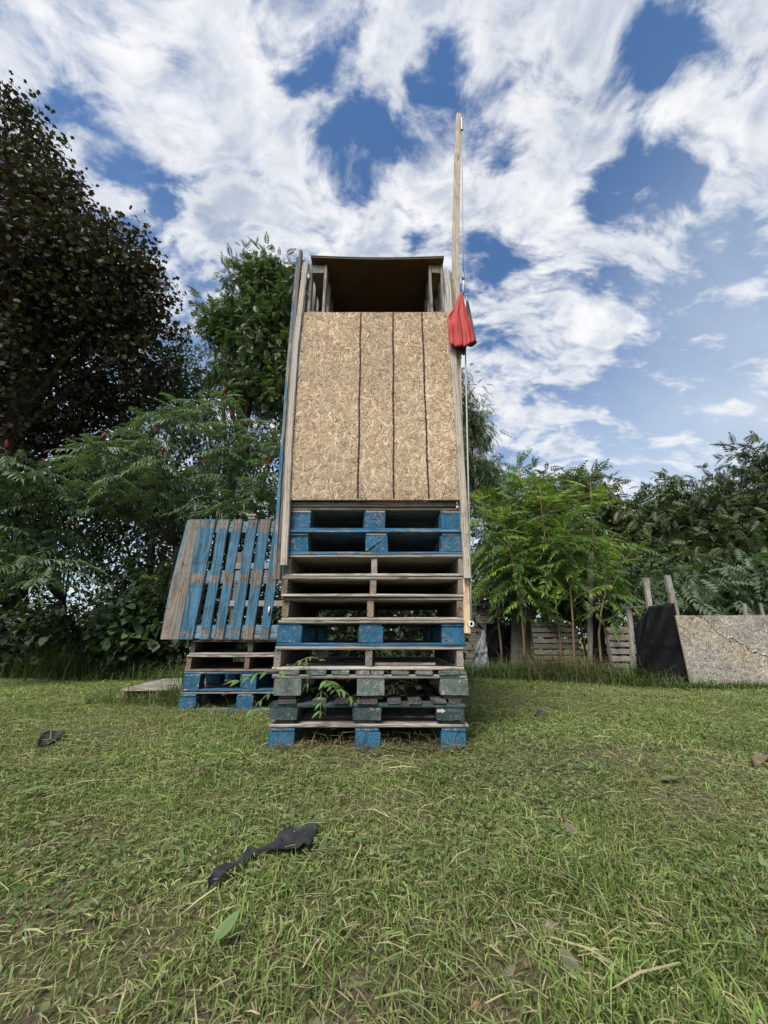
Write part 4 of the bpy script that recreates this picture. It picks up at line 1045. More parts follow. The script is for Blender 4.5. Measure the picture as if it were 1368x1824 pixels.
crown_tree('maple_tree', 'huge dark purple-leaved maple filling the upper left', (-8.6, 8.0, 0),
           [blob(25, 440, 6.6, 1.75), blob(-110, 310, 6.6, 2.3), blob(-90, 215, 6.6, 1.2), blob(8, 190, 6.5, .45), blob(48, 215, 6.5, .42), blob(88, 262, 6.5, .45), blob(108, 318, 6.5, .4), blob(150, 375, 6.7, .42), blob(190, 408, 6.8, .38), blob(236, 425, 6.9, .34), blob(262, 475, 6.9, .32), blob(290, 520, 7.0, .34), blob(296, 585, 7.2, .36), blob(125, 440, 6.8, .85), blob(150, 510, 7.0, 1.45), blob(195, 560, 7.2, 1.05), blob(60, 620, 7.4, 1.9), blob(-120, 560, 7.2, 2.4), blob(215, 470, 6.8, .7), blob(258, 490, 6.9, .42), blob(240, 640, 7.6, .9), blob(268, 560, 7.2, .5), blob(20, 330, 6.6, 1.2), blob(85, 350, 6.6, .65), blob(0, 780, 8.0, 1.6), blob(140, 740, 8.2, 1.2)],
           MAPLE, 2700, 21, .102, .17, CRIMSON, M['leaf_maple'], M['bark_dark'], .26, None, 3, .45, .35)
crown_tree('walnut_tree', 'tall green feathery tree rising behind the left of the tower', (-4.6, 10.2, 0),
           [blob(455, 515, 10, .95), blob(452, 470, 10, .5), blob(500, 520, 10.2, 1.0), blob(425, 590, 10, .95), blob(480, 610, 10.2, 1.3), blob(385, 560, 9.8, .55), blob(375, 600, 9.8, .40), blob(540, 560, 10.4, 1.4), blob(420, 680, 10, 1.0), blob(490, 700, 10.2, 1.2), blob(560, 680, 10.4, 1.4)],
           WALNUT, 860, 12, .27, .17, WAL, M['leaf'], M['bark_grey'], .19, None, 5, .5, .15)
crown_tree('olive_tree', 'smaller yellow-green tree between the purple maple and the feathery tree', (-5.3, 9.0, 0),
           [blob(290, 690, 8.8, .75), blob(250, 700, 8.8, .8), blob(325, 640, 9.0, .65), blob(330, 700, 9.0, .7), blob(200, 720, 8.8, .8)],
           OVAL, 330, 22, .13, .20, OLIVE, M['leaf'], M['bark_dark'], .11, None, 7, .5, .2)
crown_tree('locust_tree', 'tall drooping tree showing just right of the tower', (2.0, 12.2, 0),
           [blob(828, 735, 12, .75), blob(846, 775, 12, .65), blob(862, 838, 12, .55), blob(884, 846, 12, .32), blob(800, 720, 12.2, 1.1), blob(835, 850, 12, 1.0), blob(780, 800, 12.2, 1.6), blob(872, 880, 12.2, .9)],
           FINE, 420, 12, .34, .17, WAL, M['leaf'], M['bark_dark'], .14, None, 9, .5, .8)
GF = 'trees beyond the fence'
for nm, lb, base, bl, lf, ncl, per, sz, tn, sd_ in [
    ('ash_tree', 'rounded olive-green tree showing above the bright saplings', (4.6, 13.5, 0), [blob(960, 890, 13, 1.0), blob(1010, 880, 13, .9), blob(1060, 880, 13, .95), blob(1085, 915, 13, 1.1), blob(1000, 940, 13, 1.6), blob(1090, 980, 13, 1.6), blob(920, 930, 13, 1.2), blob(1010, 1030, 13, 1.8), blob(900, 1020, 13, 1.5)], WALNUT, 420, 10, .38, [(.085, .108, .036), (.070, .095, .034), (.105, .125, .044)], 11),
    ('ash_tree', 'spiky-topped dark tree in the dip left of the tallest right-hand tree', (7.2, 12.2, 0), [blob(1190, 862, 12, .30), blob(1160, 890, 12, .34), blob(1200, 890, 12, .42), blob(1225, 880, 12, .32), blob(1178, 925, 12, .6), blob(1220, 930, 12, .7), blob(1160, 975, 12, .85), blob(1210, 985, 12, 1.3), blob(1150, 1040, 12, 1.4), blob(1240, 1050, 12, 1.4)], WALNUT, 400, 10, .36, WAL + OLIVE, 12),
    ('ash_tree', 'tall dark tree with an open top at the far right edge', (9.3, 11.0, 0), [blob(1330, 822, 11, .5), blob(1290, 838, 11, .34), blob(1268, 850, 11, .26), blob(1365, 828, 11, .6), blob(1390, 860, 11, .9), blob(1275, 880, 11, .65), blob(1340, 900, 11, 1.2), blob(1265, 940, 11, 1.0), blob(1400, 920, 11, 1.3), blob(1320, 990, 11, 1.5), blob(1420, 1020, 11, 1.6), blob(1250, 1030, 11, 1.2)], WALNUT, 480, 10, .32, OLIVE + OLIVE + DARKG, 13)]:
    crown_tree(nm, lb, base, bl, lf, ncl, per, sz, .19, tn, M['leaf'], M['bark_dark'], .15, GF, sd_, .5, .2)
# dark wood behind the sumacs at the left
GD = 'dark trees behind the sumacs'
for lb, base, bl, sd_, ncl in [
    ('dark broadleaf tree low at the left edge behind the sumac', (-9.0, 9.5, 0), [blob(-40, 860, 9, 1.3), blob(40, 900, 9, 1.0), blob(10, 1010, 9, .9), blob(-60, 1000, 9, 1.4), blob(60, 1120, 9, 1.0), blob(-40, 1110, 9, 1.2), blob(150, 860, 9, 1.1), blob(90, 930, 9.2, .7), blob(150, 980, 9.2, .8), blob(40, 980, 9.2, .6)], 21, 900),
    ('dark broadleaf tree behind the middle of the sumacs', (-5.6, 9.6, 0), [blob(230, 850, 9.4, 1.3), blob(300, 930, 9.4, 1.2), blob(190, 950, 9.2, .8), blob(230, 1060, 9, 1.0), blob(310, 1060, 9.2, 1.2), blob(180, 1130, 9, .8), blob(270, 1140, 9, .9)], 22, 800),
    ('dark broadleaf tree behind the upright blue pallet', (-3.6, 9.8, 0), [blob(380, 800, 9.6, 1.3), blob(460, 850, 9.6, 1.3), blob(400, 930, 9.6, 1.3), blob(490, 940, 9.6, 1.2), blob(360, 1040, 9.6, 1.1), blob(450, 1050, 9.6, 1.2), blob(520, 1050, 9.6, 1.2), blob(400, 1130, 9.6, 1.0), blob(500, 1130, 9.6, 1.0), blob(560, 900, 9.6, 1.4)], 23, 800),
    ('added dark broadleaf tree straight behind the tower, closing its bright gaps', (-.6, 9.8, 0), [blob(600, 960, 9.6, 1.4), blob(680, 960, 9.6, 1.4), blob(760, 960, 9.6, 1.4), blob(600, 1060, 9.6, 1.2), blob(670, 1070, 9.6, 1.2), blob(740, 1060, 9.6, 1.2), blob(820, 1050, 9.8, 1.1), blob(620, 1130, 9.6, 1.0), blob(700, 1130, 9.6, 1.0), blob(780, 1130, 9.6, 1.0), blob(850, 1120, 9.8, .9)], 24, 900)]:  # this last tree is added to darken the view through the pallets
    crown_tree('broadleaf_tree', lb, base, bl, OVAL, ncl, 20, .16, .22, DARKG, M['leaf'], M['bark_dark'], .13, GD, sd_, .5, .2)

def shrub(label, px, py, Y, rads, leaf, n, size, tones, seed, group='shrubs along the wood edge'):
    c = W(px, py, Y); r = np.random.default_rng(seed); base = np.array([c.x, Y, 0.0])
    root = empty('shrub', tuple(base)); tag(root, label, 'shrub', group)
    dv = dirs(n, 0, r) * (r.random(n) ** .38)[:, None] * np.array(rads)
    pos = dv + np.array([0, 0, max(c.z, .05)]); keep = pos[:, 2] > .03; pos = pos[keep]; n = len(pos)
    lump = fbm(pos[:, 0] * 2.2 + seed * 3, pos[:, 2] * 2.2 + pos[:, 1] * 2, seed, 3); keep = lump > .36; pos = pos[keep]; n = len(pos)
    fwd = np.stack([pos[:, 0], pos[:, 1], np.full(n, -.25)], 1) * np.array([.6, .6, 1]) + r.normal(size=(n, 3)) * .55 + np.array([0, -.35, 0])
    v, t_, cc = instance(leaf[0], leaf[1], pos, rotmats(fwd, r.normal(0, .5, n)), size * r.uniform(.55, 1.25, n), tone_mix(tones, n, r, .3))
    o = link('foliage', npmesh('foliage', v, t_, cc), root, M['leaf']); o['kind'] = 'stuff'
    P = []
    for k in range(6):
        tp = pos[r.integers(0, n)]; P.append(([(0, 0, -.05), (tp[0] * .4, tp[1] * .4, tp[2] * .6), tuple(tp)], [.018, .012, .004]))
    V, F = tubes(P, 5); link('stem', pymesh('stem', V, F, True), root, M['bark_dark'])
    return root
VINE = [(.040, .068, .028), (.052, .086, .034), (.034, .056, .026), (.062, .095, .036)]
for (lb, px, py, Y, rd, lf, n, sz, tn) in [
    ('large-leaved dark shrub at the left picture edge below the sumac', 20, 1150, 7.0, (1.1, .7, .75), HEART, 1500, .15, DARKG),
    ('dark leafy shrub below the bright gap in the left trees', 110, 1145, 7.6, (1.0, .7, .62), HEART, 1500, .13, DARKG),
    ('dark shrub between the bright gap and the vine-covered shrub', 190, 1135, 7.8, (.9, .7, .75), OVAL, 1700, .14, DARKG),
    ('vine-covered shrub with heart-shaped leaves beside the upright blue pallet', 245, 1130, 6.6, (.75, .55, .66), HEART, 1500, .14, VINE),
    ('leafy shrub with lighter tips left of the upright blue pallet', 280, 1075, 7.0, (.75, .5, .75), WALNUT, 260, .30, VINE + [(.10, .14, .035)]),
    ('dark shrub behind the low left stack', 350, 1130, 7.2, (.9, .6, .8), OVAL, 1600, .14, DARKG),
    ('dark shrub behind the tower base', 470, 1130, 7.6, (1.0, .6, .8), OVAL, 1500, .14, DARKG),
    ('green shrub seen through the tower pallets', 600, 1150, 7.8, (1.2, .6, .55), OVAL, 1200, .13, VINE),
    ('added dense shrub close behind the left of the tower, darkening the pallet gaps', 590, 1110, 5.6, (.85, .5, .85), OVAL, 3200, .12, DARKG),  # added behind the stack so its gaps look dark
    ('added dense shrub close behind the right of the tower, darkening the pallet gaps', 740, 1110, 5.6, (.85, .5, .85), OVAL, 3200, .12, DARKG),  # likewise added, blocks bright background behind the pallet gaps
    ('dark shrub behind the saplings right of the tower', 880, 1090, 9.2, (1.5, .7, 1.3), OVAL, 3600, .14, DARKG),
    ('dark shrub behind the brown slatted pallet', 1000, 1060, 9.0, (1.5, .7, 1.4), OVAL, 3600, .14, DARKG),
    ('dark shrub behind the large black tarp', 1120, 1070, 8.4, (1.4, .7, 1.3), OVAL, 3400, .14, DARKG + VINE),
    ('leafy shrub above the weathered strand board', 1250, 1075, 7.6, (1.2, .7, .95), WALNUT, 420, .34, MIDG),
    ('leafy shrub at the right picture edge above the weathered strand board', 1390, 1060, 7.4, (1.1, .7, 1.1), WALNUT, 460, .34, MIDG)]:
    shrub(lb, px, py, Y, rd, lf, n, sz, tn, len(lb))

# staghorn sumacs: every frond its own part, rosettes at the branch tips
def frond_mesh(name, tmpl, tone, mat, seed):
    r = np.random.default_rng(seed)
    v = tmpl[0] + r.normal(0, .004, tmpl[0].shape)
    c = np.tile(np.array(tone), (len(v), 1)) * r.uniform(.82, 1.15, (len(v), 1))
    me = npmesh(name, v, tmpl[1], c); me.materials.append(mat); return me
SM = [frond_mesh('frond', SUMAC_T[i], tn, M['frond_sumac'], 40 + i) for i, tn in enumerate([(.098, .142, .086), (.084, .128, .072), (.118, .165, .098), (.090, .130, .066), (.125, .165, .085)])]
AM = [frond_mesh('frond', AIL_T[i], tn, M['frond_ailanthus'], 60 + i) for i, tn in enumerate([(.118, .190, .050), (.150, .225, .050), (.096, .158, .054), (.185, .255, .058), (.108, .172, .046)])]
def cone_mesh():
    V, F = [], []; rr = random.Random(4)
    for i in range(7):
        f = i / 6; rad = (.30 * math.sin(math.pi * min(.97, .18 + f * .82)) ** .8)
        for k in range(8): a = k * math.pi / 4 + i * .4; q_ = rad * rr.uniform(.7, 1.2); V.append((q_ * math.cos(a), q_ * math.sin(a), f + rr.uniform(-.04, .04)))
    for i in range(6):
        for k in range(8): F.append((i * 8 + k, i * 8 + (k + 1) % 8, i * 8 + 8 + (k + 1) % 8, i * 8 + 8 + k))
    F += [tuple(range(7, -1, -1)), tuple(range(48, 56))]
    me = pymesh('seed_cone', V, F, True); me.materials.append(M['cone']); return me
CONE = cone_mesh()
def place_frond(root, me, p, fwd, length, roll=0.0, name='frond'):
    f = Vector(fwd).normalized(); u = Vector((0, 0, 1)); s = f.cross(u).normalized(); u = s.cross(f)
    q_ = Matrix((s, f, u)).transposed() @ Matrix.Rotation(roll, 3, 'Y')
    o = bpy.data.objects.new(name, me); COL.objects.link(o); o.parent = root
    mx = (q_ * length).to_4x4(); mx.translation = p; o.matrix_local = mx; return o
def sumac(label, base, tips, cones, seed, nf=10, flen=.54):
    rr = random.Random(seed); base = Vector(base)
    root = empty('sumac_tree', base); tag(root, label, 'sumac', 'sumac trees left of the tower')
    P = []; fork = Vector((rr.uniform(-.2, .2), rr.uniform(-.1, .1), min(t_.z for t_ in tips) * .72))
    P.append(([(0, 0, -.1), (fork.x * .3 + .1, fork.y, fork.z * .5), fork], [.045, .038, .030]))
    for i, tp in enumerate(tips):
        p = Vector(tp) - base
        mid = fork * .55 + p * .45 + Vector((rr.uniform(-.15, .15), rr.uniform(-.15, .15), rr.uniform(-.25, .05)))
        P.append(([fork, (fork + mid) / 2 + Vector((0, 0, -.05)), mid, p - Vector((0, 0, .10)), p], [.020, .016, .013, .010, .008]))
        a0 = rr.uniform(0, 6.28)
        for k in range(nf):
            a = a0 + k * 2.399; el = rr.uniform(-.25, .6) - .02 * k
            d = Vector((math.cos(a), math.sin(a), math.tan(el * .8)))
            place_frond(root, SM[rr.randrange(5)], p - Vector((0, 0, .022 * k)) + Vector((rr.uniform(-.04, .04), rr.uniform(-.04, .04), 0)), d, flen * rr.uniform(.55, 1.15), rr.uniform(-.7, .7))
        if i in cones:
            c = bpy.data.objects.new('seed_cone', CONE); COL.objects.link(c); c.parent = root
            c.location = p + Vector((0, 0, .02)); c.scale = (.085, .085, rr.uniform(.13, .18)); c.rotation_euler = (rr.uniform(-.3, .3), rr.uniform(-.35, .35), rr.uniform(0, 6))
    V, F = tubes(P, 6); link('trunk', pymesh('trunk', V, F, True), root, M['bark_dark'])
    return root
def tipset(pts, Y0, Y1, seed):
    rr = random.Random(seed); return [W(x + rr.uniform(-8, 8), y + rr.uniform(-6, 6), rr.uniform(Y0, Y1)) for x, y in pts]
sumac('sumac with red seed cones behind the top of the upright blue pallet', (-2.6, 6.6, 0), tipset([(330, 745), (370, 730), (410, 745), (455, 760), (490, 790), (350, 785), (395, 790), (440, 805), (480, 835), (370, 830), (415, 845), (455, 865), (345, 860), (500, 760), (300, 735), (322, 720), (395, 700), (360, 712), (425, 880), (385, 885)], 5.7, 7.0, 1), {0, 2, 3, 5, 7, 8, 9, 10, 12, 14, 16}, 1, 14)
sumac('sumac with red cones spreading left of the upright blue pallet', (-3.9, 6.7, 0), tipset([(170, 780), (205, 770), (240, 770), (275, 775), (215, 810), (250, 815), (290, 815), (180, 815), (160, 840), (205, 850), (240, 855), (280, 855), (310, 835), (225, 885), (270, 885), (315, 880), (190, 880), (260, 740), (300, 770), (150, 800)], 5.8, 7.0, 2), {0, 2, 3, 5, 6, 8, 12, 18}, 2, 14)
sumac('sumac with drooping fronds and red cones at the left edge of the picture', (-5.9, 7.4, 0), tipset([(-30, 800), (10, 800), (50, 810), (80, 830), (20, 850), (60, 865), (100, 860), (-20, 880), (30, 920), (70, 940), (0, 960), (115, 945), (-40, 940), (60, 985), (95, 1000), (20, 1000)], 5.0, 6.0, 3), {1, 3, 7, 9, 11}, 3, 15, .56)

# tree-of-heaven saplings right of the tower
def sapling(label, base, top, n, flen, seed, lean=(0, 0), rad=.022, group='bright green saplings in front of the fence', name='sapling', low=.42):
    rr = random.Random(seed); base = Vector(base); h = top
    root = empty(name, base); tag(root, label, 'sapling', group)
    pts = [Vector((lean[0] * f * f + .05 * math.sin(f * 5 + seed), lean[1] * f * f, h * f)) for f in [i / 6 for i in range(7)]]
    pts[0].z = -.05
    V, F = tubes([(pts, [rad * (1 - .75 * i / 6) for i in range(7)])], 7); link('stem', pymesh('stem', V, F, True), root, M['bark_tan'])
    P = []; tips = []
    for j in range(7):
        f = low + (.92 - low) * j / 6; x = f * 6; i = min(int(x), 5); p = pts[i].lerp(pts[i + 1], x - i); a = j * 2.4 + rr.uniform(-.5, .5)
        L = rr.uniform(.25, .6) * (1.15 - f * .7); q_ = p + Vector((math.cos(a) * L, math.sin(a) * L, L * rr.uniform(.4, .9)))
        P.append(([p, (p + q_) / 2 + Vector((0, 0, -.03)), q_], [rad * .5, rad * .38, rad * .25])); tips.append((p, q_))
    for pb_ in P:
        V, F = tubes([pb_], 5); link('branch', pymesh('branch', V, F, True), root, M['bark_tan'])
    n = int(n * 1.7)
    for k in range(n):
        if k % 3 == 0:
            f = low + (1 - low) * (k + .5) / n; x = f * 6; i = min(int(x), 5); p = pts[i].lerp(pts[i + 1], x - i)
        else:
            j = rr.randrange(7); p = tips[j][0].lerp(tips[j][1], rr.uniform(.25, 1.0)); f = min(1, p.z / h)
        a = k * 2.399 + rr.uniform(-.5, .5); el = -.2 + 1.0 * max(0, (f - low) / (1 - low)) ** 2 + rr.uniform(-.35, .35)
        d = Vector((math.cos(a), math.sin(a), math.tan(max(-.6, min(el, 1.25)))))
        L = flen * (1.0 - .4 * max(0, (f - .75) / .25)) * rr.uniform(.55, 1.15)
        mi = rr.choice((1, 3)) if f > .86 and rr.random() < .75 else rr.choice((0, 0, 1, 2, 4))
        place_frond(root, AM[mi], p, d, L, rr.uniform(-.7, .7))
    return root
for (lb, bx, by, top, n, fl, ln) in [
    ('bright sapling nearest the tower on its right, drooping fronds over the grey tarp', 2.05, 7.3, 3.3, 46, .63, (-.1, -.2)),
    ('tallest bright sapling behind the others right of the tower', 2.75, 7.4, 4.1, 60, .66, (.1, -.1)),
    ('bright sapling with a bare lower stem in front of the black sheet', 2.35, 6.9, 2.9, 40, .59, (-.15, -.2)),
    ('bright sapling in the middle of the clump, low fronds over the broad board', 2.95, 6.9, 3.3, 46, .61, (0, -.2)),
    ('bright sapling with twin-looking thin stem before the brown slatted pallet', 3.05, 6.6, 2.6, 38, .56, (.15, -.15)),
    ('pale-tipped sapling at the right of the clump, leaning over the tall post', 3.55, 6.7, 3.3, 46, .59, (.25, -.2)),
    ('low sapling leaning right over the black sheet', 3.35, 6.3, 2.0, 30, .52, (.45, -.1)),
    ('rearmost bright sapling half hidden at the left of the clump', 2.35, 7.9, 3.7, 50, .66, (-.1, 0)),
    ('slender bright sapling at the rear middle of the clump, above the brown slatted pallet', 3.05, 7.5, 3.5, 50, .66, (.05, -.1)),
    ('bushy low sapling between the grey tarp and the black sheet', 2.45, 7.05, 2.1, 34, .58, (.1, -.1)),
    ('rearmost bright sapling half hidden at the right of the clump', 3.75, 7.6, 3.6, 50, .63, (.1, 0))]:
    sapling(lb, (bx, by, 0), top, n, fl, len(lb) + int(top * 10), ln)

# little saplings growing out of the pallets
def leafy(label, stem, fronds, name='pallet_seedling'):
    base = Vector(stem[0]); root = empty(name, base); tag(root, label, 'plant', 'seedlings growing through the pallets')
    V, F = tubes([([Vector(p) - base for p in stem], [.005] * len(stem))], 6); link('stem', pymesh('stem', V, F, True), root, M['bark_tan'])
    for (p, d, L, np_) in fronds:
        p = Vector(p) - base; d = Vector(d).normalized()
        rp = [p + d * L * f + Vector((0, 0, -.35 * L * f * f)) for f in (0, .25, .5, .75, 1)]
        V, F = tubes([(rp, [.0028, .0025, .002, .0018, .0012])], 5); link('leaf_stalk', pymesh('leaf_stalk', V, F, True), root, M['seed_leaf_stalk'])
        for k in range(np_):
            f = .25 + .72 * k / max(1, np_ - 1); q_ = p + d * L * f + Vector((0, 0, -.35 * L * f * f)); s = d.cross(Z_).normalized()
            for sg in ((-1, 1) if k < np_ - 1 else (-1, 0, 1)):
                dd = (s * sg * .9 + d * (.55 if sg else 1.2) + Vector((0, -.1, -.45 + jit(.25)))).normalized()
                place_frond(root, LEAFLET[random.randrange(3)], q_, dd, L * random.uniform(.34, .46), jit(.5), 'leaflet')
    return root
M['seed_leaf_stalk'] = flat_mat('seed_leaf_stalk', (.12, .16, .05), .7)
M['leaflet'] = leaf_mat('leaflet', .45, .25, .4, [(0, (.8, .85, .85)), (1, (1.25, 1.2, 1.0))])
LF = (T([(0, 0, 0), (-.14, .25, .03), (.14, .25, .03), (-.13, .55, .0), (.13, .55, .0), (0, 1, -.15), (0, .25, -.01), (0, .55, -.04)]), np.array([(0, 6, 1), (0, 2, 6), (1, 6, 7), (1, 7, 3), (6, 2, 4), (6, 4, 7), (3, 7, 5), (7, 4, 5)]))
LEAFLET = []
for i, tn in enumerate([(.095, .165, .050), (.115, .19, .06), (.08, .14, .045)]):
    me = npmesh('leaflet', LF[0], LF[1], np.tile(np.array(tn), (len(LF[0]), 1))); me.materials.append(M['leaflet']); LEAFLET.append(me)
def P3(px, py, Y): return W(px, py, Y)
leafy('green seedling with drooping leaflets growing out of the grey-green pallets', [P3(575, 1285, 2.95), P3(572, 1240, 2.80), P3(575, 1215, 2.72)],
      [(P3(574, 1212, 2.70), (.35, -.5, .10), .20, 5), (P3(574, 1215, 2.72), (.9, -.25, -.05), .20, 4), (P3(572, 1225, 2.75), (.1, -.6, -.25), .16, 4), (P3(570, 1225, 2.78), (-.7, -.3, .1), .15, 4)])
leafy('seedling with star-shaped leaves poking out of the pale raw-wood pallet', [P3(540, 1240, 2.95), P3(540, 1200, 2.80), P3(546, 1172, 2.64)],
      [(P3(546, 1172, 2.63), (.9, -.25, .25), .10, 2), (P3(546, 1172, 2.63), (-.9, -.35, -.3), .14, 2), (P3(546, 1174, 2.63), (.2, -.5, -.7), .12, 2)])
leafy('seedling leaf spray reaching left between the tower and the low stack', [P3(500, 1270, 2.95), P3(496, 1225, 2.80), P3(488, 1198, 2.66)],
      [(P3(490, 1197, 2.66), (-.9, -.25, .12), .22, 4), (P3(488, 1230, 2.68), (-.6, -.5, -.3), .14, 3)])

# ------------------------------------------------------------------ lawn
def gp(px, py, dz=0.0):
    d = ray(px, py); t0 = -CAM_H / d.z; p = Vector((d.x * t0, d.y * t0, 0)); p.z = float(ground_h(np.array([p.x]), np.array([p.y]))[0]) + dz; return p
def blades(n, gen, hgt, wid, lean, tones, r, flat=False, seg3=True, patch=True):
    x, y = gen(n, r); n = len(x)
    z = ground_h(x, y)
    big = fbm(x * .9 + 20, y * .9 + 11, 5, 4); fine = fbm(x * 6, y * 6, 31, 3)
    vig = np.clip((big - .36) * 2.6, 0, 1) * .6 + fine * .55                         # vigour of the turf
    if patch:
        bare = np.zeros(n)
        for (bx_, by_, br_) in BARE: bare = np.maximum(bare, np.exp(-((x - bx_) ** 2 + (y - by_) ** 2) / br_ ** 2))
        vig = vig * (1 - .62 * bare)
        keep = r.random(n) < .04 + 1.10 * vig; x, y, z, big, fine, vig = (a_[keep] for a_ in (x, y, z, big, fine, vig)); n = len(x)
    an = r.uniform(0, 2 * math.pi, n) + 1.2 * np.sin(big * 18)
    H = hgt * r.gamma(6, 1 / 6, n) * (.55 + .75 * vig); Wd = wid * r.uniform(.55, 1.3, n)
    ln = np.abs(r.normal(lean, lean * .5, n))
    dx, dy = np.cos(an), np.sin(an); sxn, syn = -dy, dx
    tw = r.uniform(-.9, .9, n)
    if flat:
        el = r.uniform(.0, .25, n); z = z + r.uniform(.006, .035, n)
    V = np.zeros((n, 5, 3), np.float32)
    side = np.stack([sxn * np.cos(tw), syn * np.cos(tw), np.sin(tw) * .5], 1)
    p0 = np.stack([x, y, z - (0 if flat else .004)], 1)
    if flat:
        p1 = p0 + np.stack([dx, dy, el], 1) * (H * .5)[:, None]; p2 = p0 + np.stack([dx, dy, el * .3 - .04], 1) * H[:, None]
    else:
        p1 = p0 + np.stack([dx * ln * .45, dy * ln * .45, np.ones(n) * .62], 1) * H[:, None]
        p2 = p0 + np.stack([dx * ln * 1.25, dy * ln * 1.25, np.clip(1.05 - ln * .35, .3, 1)], 1) * H[:, None]
    V[:, 0] = p0 - side * Wd[:, None] * .8; V[:, 1] = p0 + side * Wd[:, None] * .8
    V[:, 2] = p1 - side * Wd[:, None]; V[:, 3] = p1 + side * Wd[:, None]; V[:, 4] = p2
    tf = np.array([(0, 1, 3), (0, 3, 2), (2, 3, 4)])
    tr = (np.arange(n) * 5)[:, None, None] + tf[None]
    c = tone_mix(tones, n, r, .42) * (.72 + .6 * fbm(x * 2.3 + 7, y * 2.3 + 1, 51, 3))[:, None]
    dry = np.clip(1.15 - vig * 1.5, 0, 1)[:, None] * (r.random((n, 1)) < .75)
    straw = np.array([[.215, .175, .095]]) * r.uniform(.6, 1.25, (n, 1))
    k_dry = .42 if patch else .18
    c = c * (1 - dry * k_dry) + straw * dry * k_dry
    return V.reshape(-1, 3), tr.reshape(-1, 3), np.repeat(c, 5, 0)
BARE = [(*gp(px_, py_)[:2], r_b) for px_, py_, r_b in ((930, 1700, .10), (620, 1745, .08), (985, 1650, .08), (560, 1600, .07), (870, 1790, .08), (360, 1425, .16), (250, 1310, .20), (1000, 1395, .15), (1180, 1430, .12), (560, 1345, .22), (720, 1345, .25), (640, 1660, .05), (1240, 1455, .1), (130, 1480, .12), (450, 1250, .25))]
def zone(y0, y1, power=0.0, sl=1.12, pad=.55):
    def g(n, r):
        y = y0 + (y1 - y0) * r.random(n * 2) ** (1.0 + power); x = r.uniform(-1, 1, n * 2) * (y1 * sl + pad)
        k = np.abs(x) < y * sl + pad; x, y = x[k], y[k]
        # nothing grows through the stacks
        b = (np.abs(x + .09) < .60) & (y > 2.72) & (y < 3.62); b |= (np.abs(x + 1.3) < .58) & (y > 3.95) & (y < 4.95)
        m_ = ~b | (r.random(len(x)) < .12)
        return x[m_], y[m_]
    return g
GT = [(.108, .168, .034), (.136, .202, .042), (.078, .118, .028), (.190, .240, .060), (.165, .205, .066), (.28, .27, .115), (.128, .205, .048), (.22, .25, .085)]
r_ = np.random.default_rng(11)
parts = [blades(76000, zone(.55, 2.1), .021, .0020, 1.15, GT, r_), blades(52000, zone(.55, 2.1), .025, .0018, .45, GT, r_), blades(76000, zone(2.0, 4.2), .023, .0030, 1.15, GT, r_), blades(42000, zone(2.0, 4.2), .026, .0026, .5, GT, r_),
         blades(88000, zone(4.1, 9.0), .028, .0052, .9, GT, r_)]
v_, t_, c_ = merge(parts)
tag(link('lawn_grass', npmesh('lawn_grass', v_, t_, c_), None, M['grass']), 'short mown green grass of the lawn', 'grass', kind='stuff')
# mown clippings and straw lying about
ST = [(.30, .30, .15), (.22, .26, .10), (.34, .29, .17), (.19, .24, .085), (.24, .19, .12), (.15, .20, .07)]
parts = [blades(16000, zone(.55, 2.4), .045, .0014, .5, ST, r_, True, patch=False), blades(600, zone(.7, 2.6), .13, .0022, .5, ST, r_, True, patch=False), blades(16000, zone(2.3, 5.2), .06, .0021, .5, ST, r_, True, patch=False), blades(700, zone(2.0, 4.5), .18, .0035, .5, ST, r_, True, patch=False)]
v_, t_, c_ = merge(parts)
tag(link('grass_clippings', npmesh('grass_clippings', v_, t_, c_), None, M['grass']), 'pale mown clippings and straw scattered over the lawn', 'clippings', kind='stuff')
# clover, plantain and other broad weeds in the turf
def weeds(n, gen, size, tones, r, tm=OVAL, wide=1.35):
    x, y = gen(n, r); k = fbm(x * 2.1 + 3, y * 2.1 + 8, 17, 3) > .50; x, y = x[k], y[k]; n = len(x); z = ground_h(x, y)
    fwd = np.stack([r.normal(size=n), r.normal(size=n), r.uniform(-.1, .7, n)], 1)
    return instance(tm[0] * np.array([wide, 1, 1]), tm[1], np.stack([x, y, z + r.uniform(.008, .03, n)], 1), rotmats(fwd, r.normal(0, .4, n)), size * r.uniform(.5, 1.3, n), tone_mix(tones, n, r, .25))
WT = [(.110, .165, .050), (.135, .190, .065), (.09, .14, .05), (.15, .195, .07)]
v_, t_, c_ = merge([weeds(11000, zone(.55, 2.3), .015, WT, r_, HEART, 1.1), weeds(15000, zone(2.2, 4.8), .022, WT, r_), weeds(700, zone(.6, 2.6), .045, WT, r_, LF, 1.0)])
tag(link('lawn_weeds', npmesh('lawn_weeds', v_, t_, c_), None, M['grass']), 'low clover and broad-leaved weeds mixed in the lawn', 'weeds', kind='stuff')
# tussocks: clumps of longer blades
def clumps(cs, n_each, hgt, wid, tones, r, spread=.05, lean=.6):
    out = []
    for (cx, cy, s) in cs:
        def g(n, rr_): return cx + rr_.normal(0, spread * s, n), cy + rr_.normal(0, spread * s, n)
        out.append(blades(n_each, g, hgt * s, wid, lean, tones, r, patch=False))
    return merge(out)
cs = [(r_.uniform(-1, 1) * (y * 1.05 + .4), y, r_.uniform(.6, 1.25)) for y in r_.uniform(.8, 4.2, 150)]
v_, t_, c_ = clumps(cs, 34, .048, .0020, GT[:4], r_, .035)
tag(link('grass_tufts', npmesh('grass_tufts', v_, t_, c_), None, M['grass']), 'small tufts of longer grass across the lawn', 'grass', kind='stuff')
